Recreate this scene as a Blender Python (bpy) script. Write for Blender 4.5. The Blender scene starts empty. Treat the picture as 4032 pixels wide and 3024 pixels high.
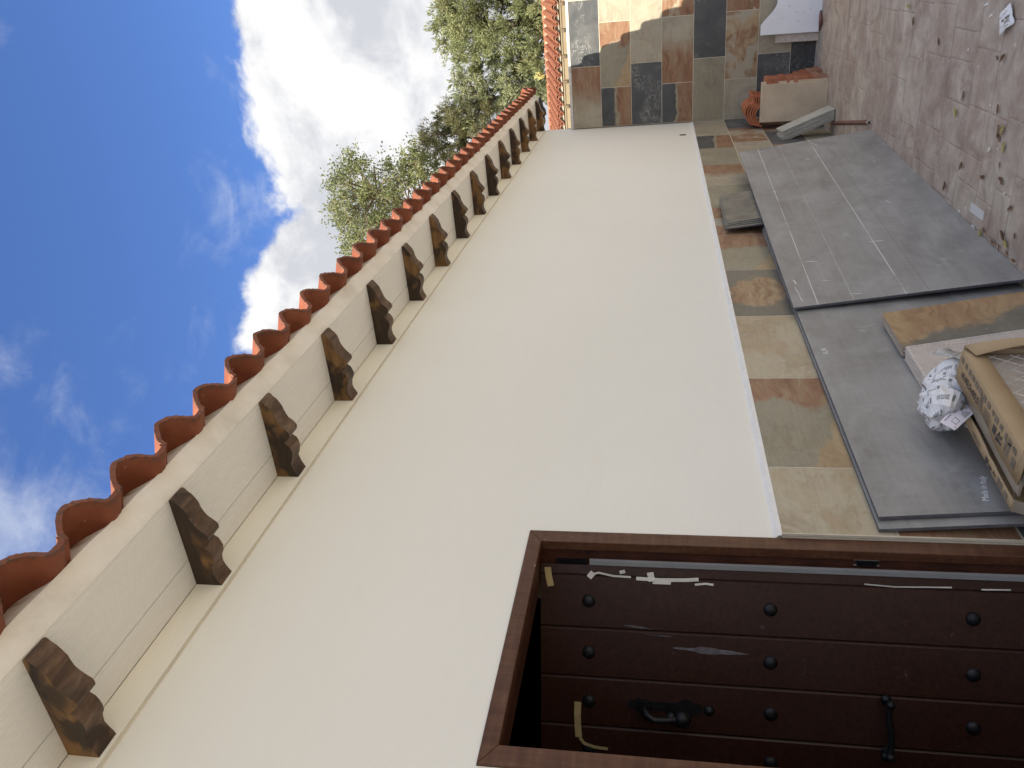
import bpy, bmesh, math, random
from mathutils import Vector, Matrix, Quaternion, noise as mnoise
R = math.radians
random.seed(7)
SC = bpy.context.scene
COL = SC.collection

# ------------------------------------------------------------------ camera
CAM_Z, CAM_D = 1.4663, 1.4157
YAW, PITCH, ROLL, FPX = 1.098149, 0.184313, -0.002677, 3141.65
def cam_axes():
    f = Vector((math.sin(YAW)*math.cos(PITCH), math.cos(YAW)*math.cos(PITCH), math.sin(PITCH)))
    r = Vector((math.cos(YAW), -math.sin(YAW), 0)); u = r.cross(f)
    return (math.cos(ROLL)*r + math.sin(ROLL)*u, -math.sin(ROLL)*r + math.cos(ROLL)*u, f)
cam_data = bpy.data.cameras.new('camera'); cam = bpy.data.objects.new('camera', cam_data); COL.objects.link(cam)
_r, _u, _f = cam_axes()
m = Matrix.Identity(4)
for i in range(3):                       # the phone was held sideways: world up points to the picture's left
    m[i][0], m[i][1], m[i][2] = -_u[i], _r[i], -_f[i]
m.translation = Vector((0, -CAM_D, CAM_Z))
cam.matrix_world = m
cam_data.sensor_width = 36; cam_data.lens = 36*FPX/4032; cam_data.clip_start = .05; cam_data.clip_end = 2000
SC.camera = cam

# ------------------------------------------------------------------ sun, sky, exposure
SUN_DIR = Vector((-1, .43, .95)).normalized()      # towards the sun
SUN_STRENGTH, SKY_STRENGTH, EXPOSURE = 3.9, 0.085, 1.53
sl = bpy.data.lights.new('sun', 'SUN'); so = bpy.data.objects.new('sun', sl); COL.objects.link(so)
so.rotation_euler = (-SUN_DIR).to_track_quat('-Z', 'Y').to_euler(); so.location = (0, 0, 30)
sl.energy = SUN_STRENGTH; sl.angle = R(.53); sl.color = (1, .91, .76)
SC.view_settings.view_transform = 'Standard'; SC.view_settings.look = 'None'
SC.view_settings.exposure = EXPOSURE; SC.view_settings.gamma = 1
SC.render.film_transparent = False

class N:                                  # small node-tree helper
    def __init__(s, tree): s.t = tree; tree.nodes.clear()
    def n(s, ty, **kw):
        x = s.t.nodes.new(ty)
        for k, v in kw.items():
            if k in x.inputs: s.put(x.inputs[k], v)
            else: setattr(x, k, v)
        return x
    def put(s, sock, v):
        if isinstance(v, bpy.types.NodeSocket): s.t.links.new(v, sock)
        elif isinstance(v, bpy.types.Node): s.t.links.new(v.outputs[0], sock)
        else:
            if sock.type == 'RGBA' and not hasattr(v, '__len__'): v = (v, v, v, 1)
            elif sock.type == 'RGBA' and len(v) == 3: v = (*v, 1)
            sock.default_value = v
    def math(s, op, a, b=0.0, c=0.0, clamp=False):
        x = s.t.nodes.new('ShaderNodeMath'); x.operation = op; x.use_clamp = clamp
        for i, v in enumerate((a, b, c)): s.put(x.inputs[i], v)
        return x.outputs[0]
    def vec(s, op, a, b=(0, 0, 0)):
        x = s.t.nodes.new('ShaderNodeVectorMath'); x.operation = op
        s.put(x.inputs[0], a)
        if op == 'SCALE': s.put(x.inputs['Scale'], b)
        else: s.put(x.inputs[1], b)
        return x.outputs['Value'] if op in ('DOT_PRODUCT', 'LENGTH') else x.outputs[0]
    def noise(s, v, scale=1, detail=4, rough=.5, dist=0.0):
        x = s.t.nodes.new('ShaderNodeTexNoise'); s.put(x.inputs['Vector'], v)
        for k, q in (('Scale', scale), ('Detail', detail), ('Roughness', rough), ('Distortion', dist)): s.put(x.inputs[k], q)
        return x
    def map(s, v, a, b, c=0.0, d=1.0, smooth=True):
        x = s.t.nodes.new('ShaderNodeMapRange'); x.interpolation_type = 'SMOOTHSTEP' if smooth else 'LINEAR'
        for i, q in enumerate((v, a, b, c, d)): s.put(x.inputs[i], q)
        return x.outputs[0]
    def ramp(s, fac, stops, mode='LINEAR'):
        x = s.t.nodes.new('ShaderNodeValToRGB'); s.put(x.inputs[0], fac); x.color_ramp.interpolation = mode
        e = x.color_ramp.elements
        while len(e) < len(stops): e.new(.5)
        for el, (p, c) in zip(e, stops): el.position = p; el.color = (*c, 1)
        return x.outputs[0]
    def mix(s, f, a, b, mode='MIX'):
        x = s.t.nodes.new('ShaderNodeMix'); x.data_type = 'RGBA'; x.blend_type = mode
        s.put(x.inputs[0], f); s.put(x.inputs[6], a); s.put(x.inputs[7], b)
        return x.outputs[2]
    def sep(s, v):
        x = s.t.nodes.new('ShaderNodeSeparateXYZ'); s.put(x.inputs[0], v); return x.outputs
    def mapping(s, v, loc=(0, 0, 0), rot=(0, 0, 0), sc=(1, 1, 1)):
        x = s.t.nodes.new('ShaderNodeMapping'); s.put(x.inputs[0], v)
        for i, q in ((1, loc), (2, rot), (3, sc)): s.put(x.inputs[i], q)
        return x.outputs[0]

def azel(az, el):
    az, el = R(az), R(el)
    return (math.sin(az)*math.cos(el), math.cos(az)*math.cos(el), math.sin(el))

world = bpy.data.worlds.new('World'); SC.world = world; world.use_nodes = True
w = N(world.node_tree)
sky = w.n('ShaderNodeTexSky', sky_type='NISHITA', sun_disc=False, sun_elevation=math.asin(SUN_DIR.z),
          sun_rotation=math.atan2(SUN_DIR.x, SUN_DIR.y), air_density=1.0, dust_density=.25, ozone_density=2.2, altitude=300)
D = w.n('ShaderNodeTexCoord').outputs['Generated']
dz = w.sep(D)[2]
def lobe(az, el, r):                      # a cloud bank standing in that part of the sky
    c = azel(az, el); dt = w.vec('DOT_PRODUCT', D, c)
    return w.map(dt, math.cos(R(r)), math.cos(R(r*.25)))
warp = w.noise(D, 3.0, 3, .5)
Dw = w.vec('ADD', D, w.vec('SCALE', w.vec('SUBTRACT', warp.outputs['Color'], (.5, .5, .5)), .16))
n1 = w.noise(w.mapping(Dw, sc=(1, 1, 1.5)), 6.5, 9, .60).outputs[0]
n1s = w.noise(w.mapping(w.vec('ADD', Dw, (-.030, .012, .030)), sc=(1, 1, 1.5)), 6.5, 7, .58).outputs[0]     # the same cloud sampled a little towards the sun, for its lit and shaded sides
bank = None
for az, el, r, k in ((91, 17, 13, .34), (84.5, 18, 11, .36), (79.5, 16, 9, .26), (78, 9, 12, .30), (70, 14, 11, .26), (67.5, 24.5, 8, .36), (71.5, 23, 5, .18), (62, 20, 9, .2), (98, 18, 12, .3),
                     (80.5, 20, 6, .14), (72, 19, 6, .16), (75.5, 23, 5, .06), (50, 12, 14, .2), (120, 14, 16, .25), (20, 12, 16, .2)):
    v = w.math('MULTIPLY', lobe(az, el, r), k); bank = v if bank is None else w.math('ADD', bank, v)
n0 = w.noise(D, 1.9, 3, .5).outputs[0]
clear = None                              # the wide blue gap overhead of the cloud bank
for az, el, r, k in ((95, 47, 30, .42), (72, 46, 27, .42), (45, 48, 25, .40), (76, 33, 12, .22), (88, 34, 12, .22)):
    v = w.math('MULTIPLY', lobe(az, el, r), k); clear = v if clear is None else w.math('MAXIMUM', clear, v)
low = w.math('SUBTRACT', w.map(n0, .28, .60, .02, .25, False), clear)  # extra cloud cover beyond the view, added to brighten the shade
dens = w.math('ADD', w.math('ADD', n1, bank), low)
cum = w.map(dens, .56, .71)
# thin high cloud, drawn out by the wind
pz = w.math('ADD', dz, .12)
plane = w.n('ShaderNodeVectorMath', operation='DIVIDE'); w.put(plane.inputs[0], D)
cmb = w.n('ShaderNodeCombineXYZ'); [w.put(cmb.inputs[i], pz) for i in range(3)]; w.put(plane.inputs[1], cmb.outputs[0])
pl = w.mapping(plane.outputs[0], rot=(0, 0, R(25)), sc=(1.0, 1.5, 1))
c1 = w.noise(pl, 2.2, 8, .62, .6).outputs[0]
c2 = w.noise(plane.outputs[0], 9, 6, .6, .5).outputs[0]
wl = w.math('ADD', w.math('ADD', w.math('MULTIPLY', lobe(60, 42, 9), .10), w.math('MULTIPLY', lobe(42, 38, 13), .22)), w.math('MULTIPLY', lobe(80, 26, 8), .06))
cir = w.map(w.math('ADD', w.math('ADD', w.math('MULTIPLY', c1, .58), w.math('MULTIPLY', c2, .42)), wl), .53, .86, 0, .62)
n2 = w.noise(w.vec('ADD', Dw, (.03, .02, .05)), 5.0, 6, .55).outputs[0]
n3 = w.noise(Dw, 14.0, 5, .6).outputs[0]
shade = w.map(w.math('ADD', w.math('ADD', w.math('MULTIPLY', w.math('SUBTRACT', n1, n1s), 1.5), w.math('MULTIPLY', n2, .9)), w.math('ADD', w.math('MULTIPLY', n3, .22), w.math('MULTIPLY', dz, .9))), .68, 1.10)
CLOUD_HI, CLOUD_LO = (4.15, 4.14, 4.14), (2.75, 2.82, 3.05)
ccol = w.mix(shade, CLOUD_LO, CLOUD_HI)
skyc = w.mix(1.0, sky.outputs[0], (.49, .615, .88), 'MULTIPLY')
a = w.mix(cir, skyc, (3.3, 3.5, 3.9))
a = w.mix(cum, a, ccol)
bg = w.n('ShaderNodeBackground', Color=a, Strength=SKY_STRENGTH)
wo = w.n('ShaderNodeOutputWorld'); w.t.links.new(bg.outputs[0], wo.inputs[0])

# ------------------------------------------------------------------ materials
def mat(name, build, rough=.6, spec=.4, metal=0.0, bump=None, trans=None):
    mt = bpy.data.materials.new(name); mt.use_nodes = True
    n = N(mt.node_tree)
    out = n.n('ShaderNodeOutputMaterial'); b = n.n('ShaderNodeBsdfPrincipled')
    n.put(b.inputs['Roughness'], rough); b.inputs['Specular IOR Level'].default_value = spec; b.inputs['Metallic'].default_value = metal
    n.tc = n.n('ShaderNodeTexCoord'); n.O = n.tc.outputs['Object']
    n.oi = n.n('ShaderNodeObjectInfo'); n.rnd = n.oi.outputs['Random']
    n.V = n.vec('ADD', n.O, n.vec('SCALE', (13.7, 7.3, 21.1), n.math('MULTIPLY', n.rnd, 7.0)))   # every copy its own stretch of pattern
    n.b = b
    res = build(n)
    n.put(b.inputs['Base Color'], res[0] if isinstance(res, tuple) else res)
    if isinstance(res, tuple):
        if len(res) > 1 and res[1] is not None:
            bp = n.n('ShaderNodeBump', Height=res[1]); bp.inputs['Strength'].default_value = res[2]; bp.inputs['Distance'].default_value = res[3]
            n.t.links.new(bp.outputs[0], b.inputs['Normal'])
        if len(res) > 4: n.put(b.inputs['Roughness'], res[4])
    sh = b.outputs[0]
    if trans:
        tr = n.n('ShaderNodeBsdfTranslucent'); n.put(tr.inputs[0], res[0] if isinstance(res, tuple) else res)
        mx = n.n('ShaderNodeMixShader'); mx.inputs[0].default_value = trans
        n.t.links.new(sh, mx.inputs[1]); n.t.links.new(tr.outputs[0], mx.inputs[2]); sh = mx.outputs[0]
    n.t.links.new(sh, out.inputs[0])
    return mt

def plain(name, col, var=.12, scale=8, rough=.6, spec=.35, metal=0.0, bump=.15, dist=.003):
    def f(n):
        q = n.noise(n.V, scale, 6, .6).outputs[0]
        c = n.mix(n.map(q, .3, .7), tuple(x*(1-var) for x in col), tuple(min(1, x*(1+var)) for x in col))
        return c, n.noise(n.V, scale*6, 4, .6).outputs[0], bump, dist
    return mat(name, f, rough, spec, metal)

def _plaster(n):
    P = n.O
    big = n.noise(P, .7, 3, .5).outputs[0]
    tr = n.noise(n.mapping(P, rot=(0, R(28), 0), sc=(1.2, 1, 5)), 3.0, 6, .6, .8).outputs[0]
    fine = n.noise(P, 160, 4, .7).outputs[0]
    c = n.mix(n.map(big, .3, .7), (.775, .76, .69), (.805, .79, .725))
    c = n.mix(n.map(tr, .55, .75, 0, .25), c, (.74, .715, .635))
    spk = n.noise(P, 22, 2, .5).outputs[0]
    c = n.mix(n.map(spk, .80, .84, 0, .35), c, (.42, .38, .32))
    h = n.math('ADD', n.math('MULTIPLY', tr, 1.0), n.math('MULTIPLY', fine, .12))
    und = n.noise(P, 1.6, 3, .5).outputs[0]
    h = n.math('ADD', h, n.math('MULTIPLY', und, 2.2))
    return c, h, .32, .008
M_PLASTER = mat('white_plaster', _plaster, .75, .25)
M_GROOVE = plain('groove_paint', (.66, .61, .52), .08, 5, .8, .2)
M_BEAD = plain('fresh_white_filler', (.80, .79, .765), .04, 20, .7, .25, bump=.5, dist=.004)
def _soffit(n):
    q = n.noise(n.mapping(n.O, sc=(.6, 6, 1)), 6, 5, .6).outputs[0]
    return n.mix(q, (.74, .73, .70), (.81, .80, .775)), n.noise(n.O, 90, 3, .6).outputs[0], .1, .002
M_SOFFIT = mat('white_soffit_paint', _soffit, .6, .3)
def _mortar(n):
    q = n.noise(n.O, 7, 7, .62).outputs[0]; g = n.noise(n.O, 55, 5, .7).outputs[0]
    c = n.ramp(q, [(.25, (.60, .565, .50)), (.5, (.74, .71, .655)), (.75, (.80, .775, .73))])
    return c, n.math('ADD', q, n.math('MULTIPLY', g, .5)), .55, .008
M_MORTAR = mat('white_mortar', _mortar, .85, .2)

def _terracotta(n):
    q = n.noise(n.V, 9, 6, .6).outputs[0]; f = n.noise(n.V, 90, 4, .65).outputs[0]
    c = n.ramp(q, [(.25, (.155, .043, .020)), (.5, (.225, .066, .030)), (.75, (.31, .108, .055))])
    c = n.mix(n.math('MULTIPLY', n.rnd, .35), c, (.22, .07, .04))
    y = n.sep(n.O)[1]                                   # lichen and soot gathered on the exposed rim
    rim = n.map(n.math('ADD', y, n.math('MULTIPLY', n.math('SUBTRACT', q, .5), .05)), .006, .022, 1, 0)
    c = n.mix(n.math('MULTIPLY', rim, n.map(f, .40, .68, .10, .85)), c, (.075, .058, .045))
    lich = n.map(n.noise(n.V, 38, 3, .6).outputs[0], .68, .74)
    c = n.mix(n.math('MULTIPLY', lich, .45), c, (.50, .44, .33))
    return c, f, .25, .002
M_TERRA = mat('terracotta_roof_tile', _terracotta, .7, .3)
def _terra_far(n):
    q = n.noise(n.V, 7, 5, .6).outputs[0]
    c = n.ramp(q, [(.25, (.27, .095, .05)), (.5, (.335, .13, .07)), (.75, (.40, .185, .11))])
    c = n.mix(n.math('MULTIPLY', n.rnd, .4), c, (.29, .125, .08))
    y = n.sep(n.O)[1]; c = n.mix(n.map(y, .012, .03, .35, 0), c, (.16, .09, .055))    # dark line painted on the exposed end, standing in for its shadow arc
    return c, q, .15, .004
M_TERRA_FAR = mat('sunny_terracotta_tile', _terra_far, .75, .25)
def _corbel(n):
    g = n.noise(n.mapping(n.V, sc=(6, 1.0, 6)), 7, 7, .65, .5).outputs[0]
    blot = n.noise(n.mapping(n.V, sc=(1.6, .8, 1.2)), 9, 3, .5, .8).outputs[0]
    c = n.ramp(g, [(.3, (.012, .007, .005)), (.5, (.030, .017, .010)), (.72, (.065, .035, .017))])
    lightk = n.math('MULTIPLY', n.map(n.math('ADD', blot, n.math('MULTIPLY', n.math('SUBTRACT', n.rnd, .5), .34)), .50, .64), .85)
    c = n.mix(lightk, c, n.ramp(g, [(.3, (.095, .045, .014)), (.7, (.27, .145, .05))]))
    return c, g, .4, .003, n.map(g, .3, .7, .30, .5)
M_CORBEL = mat('dark_stained_wood', _corbel, .5, .4)
def _corbel_bounce(n):                        # curved faces coloured lighter, ground bounce painted into the wood
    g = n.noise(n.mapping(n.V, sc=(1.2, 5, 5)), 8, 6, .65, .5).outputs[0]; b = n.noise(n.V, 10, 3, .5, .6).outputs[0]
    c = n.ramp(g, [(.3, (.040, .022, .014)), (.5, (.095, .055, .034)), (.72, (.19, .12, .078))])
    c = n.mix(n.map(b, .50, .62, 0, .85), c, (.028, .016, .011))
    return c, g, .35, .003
M_CORBEL_BOUNCE = mat('bounce_toned_wood', _corbel_bounce, .5, .4)

def slate(name, kind):
    def f(n):
        V = n.V
        wv = n.noise(V, 2.2, 4, .55).outputs['Color']
        Vw = n.vec('ADD', V, n.vec('SCALE', n.vec('SUBTRACT', wv, (.5, .5, .5)), .34))
        b1 = n.noise(Vw, 3.2, 7, .6, .8).outputs[0]
        st = n.noise(n.mapping(Vw, rot=(0, 0, R(20)), sc=(1, 6, 1)), 5, 6, .62).outputs[0]
        fine = n.noise(V, 60, 5, .7).outputs[0]
        cl = n.noise(Vw, 8, 7, .68, 1.3).outputs[0]
        x, y, z = n.sep(n.O)
        bs = n.noise(V, 3.4, 7, .62, .15).outputs[0]
        e = n.math('ADD', y, n.math('MULTIPLY', n.math('SUBTRACT', bs, .5), .17))    # across the tile
        ex = n.math('ADD', x, n.math('MULTIPLY', n.math('SUBTRACT', bs, .5), .45))   # along the tile
        beige = n.ramp(b1, [(.2, (.29, .265, .205)), (.42, (.375, .34, .262)), (.56, (.43, .385, .295)), (.68, (.335, .315, .255)), (.8, (.40, .34, .24))])
        sand = n.ramp(b1, [(.2, (.37, .325, .235)), (.45, (.47, .415, .31)), (.6, (.42, .335, .22)), (.8, (.40, .37, .29))])
        grey = n.ramp(b1, [(.2, (.235, .225, .175)), (.5, (.30, .275, .205)), (.8, (.36, .31, .22))])
        rust = n.ramp(st, [(.25, (.17, .08, .048)), (.45, (.27, .145, .085)), (.6, (.31, .205, .125)), (.8, (.36, .285, .19))])
        dark = n.ramp(b1, [(.25, (.05, .055, .06)), (.5, (.085, .09, .095)), (.8, (.14, .14, .135))])
        vein = n.map(n.math('ABSOLUTE', n.math('SUBTRACT', cl, .5)), .0, .022, 1, 0)
        vmask = n.map(n.noise(V, 3.2, 4, .55).outputs[0], .46, .60)
        patch = n.math('MULTIPLY', n.map(cl, .58, .70), n.math('ADD', n.math('MULTIPLY', vmask, .8), .12))
        vv = n.math('MAXIMUM', n.math('MULTIPLY', vein, vmask), n.math('MULTIPLY', patch, .7))
        veined = n.mix(n.math('MULTIPLY', vv, .75), dark, (.42, .41, .38))
        tan = n.ramp(st, [(.3, (.34, .245, .14)), (.6, (.42, .315, .19)), (.8, (.37, .295, .19))])
        if kind == 'beige': c = n.mix(n.map(st, .55, .75, 0, .4), beige, grey)
        elif kind == 'sand': c = sand
        elif kind == 'grey': c = n.mix(n.map(st, .55, .7, 0, .5), grey, beige)
        elif kind == 'rust': c = n.mix(n.map(b1, .52, .6), rust, beige)
        elif kind == 'dark': c = veined
        elif kind == 'black': c = n.mix(.45, veined, (.02, .022, .025))
        elif kind == 'darkrust':                         # dark upper half, pale seam, rusty lower half
            k = n.map(e, -.025, .015)
            c = n.mix(k, rust, dark)
            c = n.mix(n.map(n.math('ABSOLUTE', n.math('ADD', e, .0)), .0, .022, .9, 0), c, (.38, .33, .24))
        elif kind == 'rusttop':                          # rusty end fading into beige
            c = n.mix(n.map(ex, -.12, .10), beige, rust)
        elif kind == 'rustgrey':                         # rusty band, grey field, tan corner
            c = n.mix(n.map(ex, .08, .12), grey, rust)
            c = n.mix(n.map(n.math('SUBTRACT', n.math('MULTIPLY', e, -1), n.math('MULTIPLY', ex, .35)), .105, .125), c, tan)
        elif kind == 'swirl': 
            wvx = n.n('ShaderNodeTexWave', wave_type='RINGS'); n.put(wvx.inputs['Vector'], Vw); wvx.inputs['Scale'].default_value = 5; wvx.inputs['Distortion'].default_value = 3
            c = n.mix(n.map(b1, .45, .56), beige, n.mix(wvx.outputs['Fac'], rust, tan))
        elif kind == 'browndark':                        # brown upper part running into dark grey
            k = n.map(n.math('ADD', n.math('ADD', n.math('MULTIPLY', x, 1.5), n.math('MULTIPLY', y, .62)), n.math('ADD', n.math('MULTIPLY', n.math('SUBTRACT', bs, .5), .55), n.math('MULTIPLY', n.math('SUBTRACT', cl, .5), .2))), -.07, .03)
            c = n.mix(k, n.ramp(b1, [(.3, (.105, .10, .088)), (.7, (.20, .185, .15))]), n.mix(n.map(n.math('ADD', n.math('MULTIPLY', b1, .5), n.math('MULTIPLY', st, .5)), .38, .64), (.27, .15, .075), (.42, .29, .155)))
        elif kind == 'darkblob':
            k = n.map(n.math('ADD', n.math('ADD', n.math('MULTIPLY', n.math('MULTIPLY', x, x), 5.0), n.math('MULTIPLY', n.math('MULTIPLY', e, e), 14.0)), n.math('MULTIPLY', n.math('SUBTRACT', bs, .5), .9)), .11, .20)
            c = n.mix(k, n.mix(n.map(n.math('ADD', n.math('MULTIPLY', b1, .6), n.math('MULTIPLY', st, .4)), .38, .62), rust, tan), n.ramp(b1, [(.3, (.12, .115, .10)), (.7, (.22, .20, .16))]))
        cont = n.math('ABSOLUTE', n.math('SUBTRACT', n.math('FRACT', n.math('MULTIPLY', n.math('ADD', b1, n.math('MULTIPLY', st, .35)), 6.5)), .5))   # sedimentary bands
        bandk = n.math('MULTIPLY', n.map(cont, .0, .5, 1, 0, False), n.map(n.noise(V, 5, 3, .5).outputs[0], .40, .62))
        c = n.mix(n.math('MULTIPLY', bandk, .0 if kind in ('dark', 'black') else .42), c, n.mix(1.0, c, (.60, .52, .44), 'MULTIPLY'))
        lin = n.noise(n.mapping(V, sc=(3, 40, 1)), 3, 5, .6).outputs[0]
        c = n.mix(n.map(lin, .35, .65, 0, .28), c, n.mix(1.0, c, (.70, .69, .68), 'MULTIPLY'))                                       # cleft lines
        c = n.mix(n.map(fine, .3, .7, 0, .35), c, n.mix(1.0, c, (.78, .77, .74), 'MULTIPLY'))
        c = n.mix(n.map(n.noise(V, 26, 3, .6).outputs[0], .70, .78, 0, .25), c, (.55, .53, .48))   # cement film
        return c, n.math('ADD', n.math('ADD', n.math('MULTIPLY', b1, 1.2), n.math('MULTIPLY', lin, .5)), n.math('MULTIPLY', fine, .35)), .45, .004, n.map(b1, .3, .7, .42, .6)
    return mat('slate_tile_'+kind, f, .5, .4)
S = {k: slate(k, k) for k in ('beige', 'sand', 'grey', 'rust', 'dark', 'black', 'darkrust', 'rusttop', 'rustgrey', 'swirl', 'darkblob', 'browndark')}
M_GROUT = plain('pale_grout', (.56, .52, .42), .1, 20, .85, .2)
M_CAULK = plain('cream_sealant', (.55, .50, .40), .08, 15, .6, .3)

def _door(n):
    g = n.noise(n.mapping(n.V, sc=(9, 9, .7)), 9, 8, .65, .4).outputs[0]
    b = n.noise(n.V, 3, 4, .5).outputs[0]
    c = n.ramp(g, [(.3, (.020, .0075, .0050)), (.55, (.036, .0130, .0085)), (.75, (.056, .0205, .0125))])
    c = n.mix(n.map(b, .4, .7, 0, .4), c, (.028, .009, .006))
    sc = n.noise(n.mapping(n.V, rot=(0, R(12), 0), sc=(5, 5, .8)), 4, 4, .6).outputs[0]
    c = n.mix(n.map(sc, .69, .76, 0, .16), c, (.30, .27, .27))                     # dust and scuffs
    return c, g, .3, .002, n.map(b, .3, .7, .36, .55)
M_DOOR = mat('mahogany_planks', _door, .45, .35)
def _frame(n):
    g = n.noise(n.mapping(n.V, sc=(8, 8, .8)), 8, 7, .6).outputs[0]
    gx = n.noise(n.mapping(n.V, sc=(.8, 8, 8)), 8, 7, .6).outputs[0]
    c = n.ramp(n.math('MULTIPLY', n.math('ADD', g, gx), .5), [(.35, (.062, .024, .012)), (.55, (.105, .047, .025)), (.7, (.15, .075, .042))])
    sp = n.noise(n.V, 45, 3, .6).outputs[0]
    c = n.mix(n.map(sp, .71, .76, 0, .55), c, (.5, .46, .42))                     # plaster flecks
    return c, g, .25, .002
M_FRAME = mat('brown_door_frame', _frame, .5, .28)
M_JAMB = plain('dark_jamb', (.055, .018, .010), .3, 12, .45, .45)
M_IRON = plain('black_iron', (.018, .019, .023), .3, 40, .42, .5, .6, .4, .002)
M_STRIP = plain('grey_weather_strip', (.30, .31, .32), .06, 10, .5, .4)
M_TAPE = plain('masking_tape', (.46, .37, .20), .12, 15, .7, .2)
M_TAPEW = plain('white_torn_tape', (.66, .64, .58), .1, 15, .7, .2)
M_ROOM = plain('dim_interior', (.05, .055, .07), .1, 3, .9, .1)  # room's shade put into the wall colour, hence near black

def _porc(n, lines=True):
    V = n.V
    cl = n.noise(n.mapping(V, sc=(1, 1.8, 1)), 3.4, 7, .66, .6).outputs[0]
    stx = n.noise(n.mapping(V, sc=(1.2, 26, 1)), 2.2, 6, .6).outputs[0]
    sty = n.noise(n.mapping(V, sc=(30, 1.5, 1)), 2.0, 5, .6).outputs[0]
    s = n.math('ADD', n.math('ADD', n.math('MULTIPLY', cl, .72), n.math('MULTIPLY', stx, .17)), n.math('MULTIPLY', sty, .11))
    c = n.ramp(s, [(.30, (.155, .152, .152)), (.44, (.235, .231, .226)), (.55, (.29, .284, .276)), (.70, (.36, .352, .34))])
    x, y, z = n.sep(n.O)
    for pos, wd, k, col in ((.335, .0009, .8, (.78, .77, .75)), (-.015, .0011, .8, (.78, .77, .75)), (-.105, .0010, .6, (.12, .12, .13)), (.19, .0008, .35, (.70, .70, .69)))[:4 if lines else 0]:
        d = n.math('ABSOLUTE', n.math('SUBTRACT', n.math('ADD', y, n.math('MULTIPLY', x, .012)), pos))
        c = n.mix(n.math('MULTIPLY', n.map(d, wd, wd*2.2, 1, 0), n.math('MULTIPLY', n.map(stx, .3, .55), k)), c, col)
    dust = n.noise(V, 9, 6, .7).outputs[0]
    c = n.mix(n.map(dust, .58, .75, 0, .4), c, (.47, .465, .45))
    fl = n.noise(n.mapping(V, sc=(1, 2.5, 1)), 16, 3, .6).outputs[0]
    c = n.mix(n.map(fl, .76, .79, 0, .7), c, (.78, .78, .76))
    return c, n.noise(V, 70, 3, .6).outputs[0], .08, .002, n.map(s, .3, .7, .5, .68)
M_PORC = mat('grey_porcelain', _porc, .55, .4)
M_PORC_B = mat('plain_grey_porcelain', lambda n: _porc(n, False), .55, .4)
M_PORC_EDGE = plain('slab_edge', (.10, .10, .115), .2, 20, .6, .3)
M_PORC_DARK = plain('dark_grey_stone', (.175, .165, .14), .25, 7, .6, .3)
M_BISCUIT_D = plain('brown_tile_back', (.335, .285, .24), .15, 9, .85, .2, bump=.3)
M_RIB_D = plain('dusty_waffle_ribs', (.52, .48, .43), .35, 14, .85, .2)
M_BISCUIT = plain('pinkish_tile_back', (.50, .425, .375), .12, 9, .85, .2, bump=.3)
M_RIB = plain('chalky_tile_ribs', (.66, .62, .58), .12, 30, .85, .2)
def _card(n):
    q = n.noise(n.V, 6, 5, .6).outputs[0]; fl = n.noise(n.mapping(n.V, sc=(1, 30, 30)), 10, 3, .6).outputs[0]
    return n.mix(q, (.36, .26, .155), (.47, .35, .215)), fl, .15, .002
M_CARD = mat('brown_cardboard', _card, .8, .2)
M_CARD_IN = plain('cardboard_inside', (.34, .29, .235), .12, 8, .85, .15)
M_INK = plain('grey_print', (.085, .075, .075), .1, 30, .8, .1)
M_INK_SOFT = plain('faded_print', (.22, .185, .15), .15, 30, .8, .1)
M_CHALK = plain('white_stamp', (.72, .72, .73), .1, 30, .8, .1)
def _paper(n):
    x, y, z = n.sep(n.tc.outputs['UV'])
    row = n.math('FRACT', n.math('MULTIPLY', n.math('ADD', y, n.math('MULTIPLY', x, .12)), 11))
    rid = n.math('FLOOR', n.math('MULTIPLY', n.math('ADD', y, n.math('MULTIPLY', x, .12)), 11))
    cx = n.math('FRACT', n.math('ADD', n.math('MULTIPLY', x, 5.5), n.math('MULTIPLY', rid, .37)))
    word = n.math('MULTIPLY', n.map(n.math('ABSOLUTE', n.math('SUBTRACT', row, .5)), .12, .17, 1, 0), n.map(n.math('ABSOLUTE', n.math('SUBTRACT', cx, .40)), .24, .27, 1, 0))
    blk = n.math('MULTIPLY', n.map(n.math('ABSOLUTE', n.math('SUBTRACT', row, .5)), .20, .25, 1, 0), n.map(n.math('ABSOLUTE', n.math('SUBTRACT', cx, .80)), .05, .07, 1, 0))
    br = n.map(n.noise(n.tc.outputs['UV'], 150, 2, .5).outputs[0], .42, .52)
    ink = n.math('MAXIMUM', n.math('MULTIPLY', word, br), blk)
    return n.mix(n.math('MULTIPLY', ink, .8), (.74, .75, .78), (.10, .10, .11))
M_WRAP = mat('printed_wrapping', _paper, .7, .25)
M_PAPER = plain('white_paper', (.80, .81, .83), .03, 10, .75, .2, bump=.05)
M_LABEL = plain('lilac_label', (.68, .66, .75), .05, 12, .5, .35)
M_RED = plain('red_print', (.55, .10, .09), .05, 12, .6, .3)
M_FILM = plain('grey_film', (.42, .42, .41), .25, 14, .35, .5)
M_BOARD = plain('white_board', (.76, .78, .83), .03, 5, .45, .4, bump=.04)
def _brick(n):
    q = n.noise(n.V, 7, 5, .6).outputs[0]
    c = n.ramp(q, [(.25, (.30, .105, .055)), (.5, (.38, .15, .085)), (.75, (.46, .22, .14))])
    c = n.mix(n.map(n.rnd, .55, 1.0, 0, .6), c, (.42, .29, .21))
    c = n.mix(n.map(n.noise(n.V, 16, 4, .6).outputs[0], .62, .7, 0, .6), c, (.47, .42, .37))
    return c, n.noise(n.V, 60, 4, .6).outputs[0], .3, .003
M_NEWTILE = plain('new_terracotta', (.42, .155, .08), .22, 9, .75, .2)
M_BRICK = mat('red_brick', _brick, .85, .2)
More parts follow.
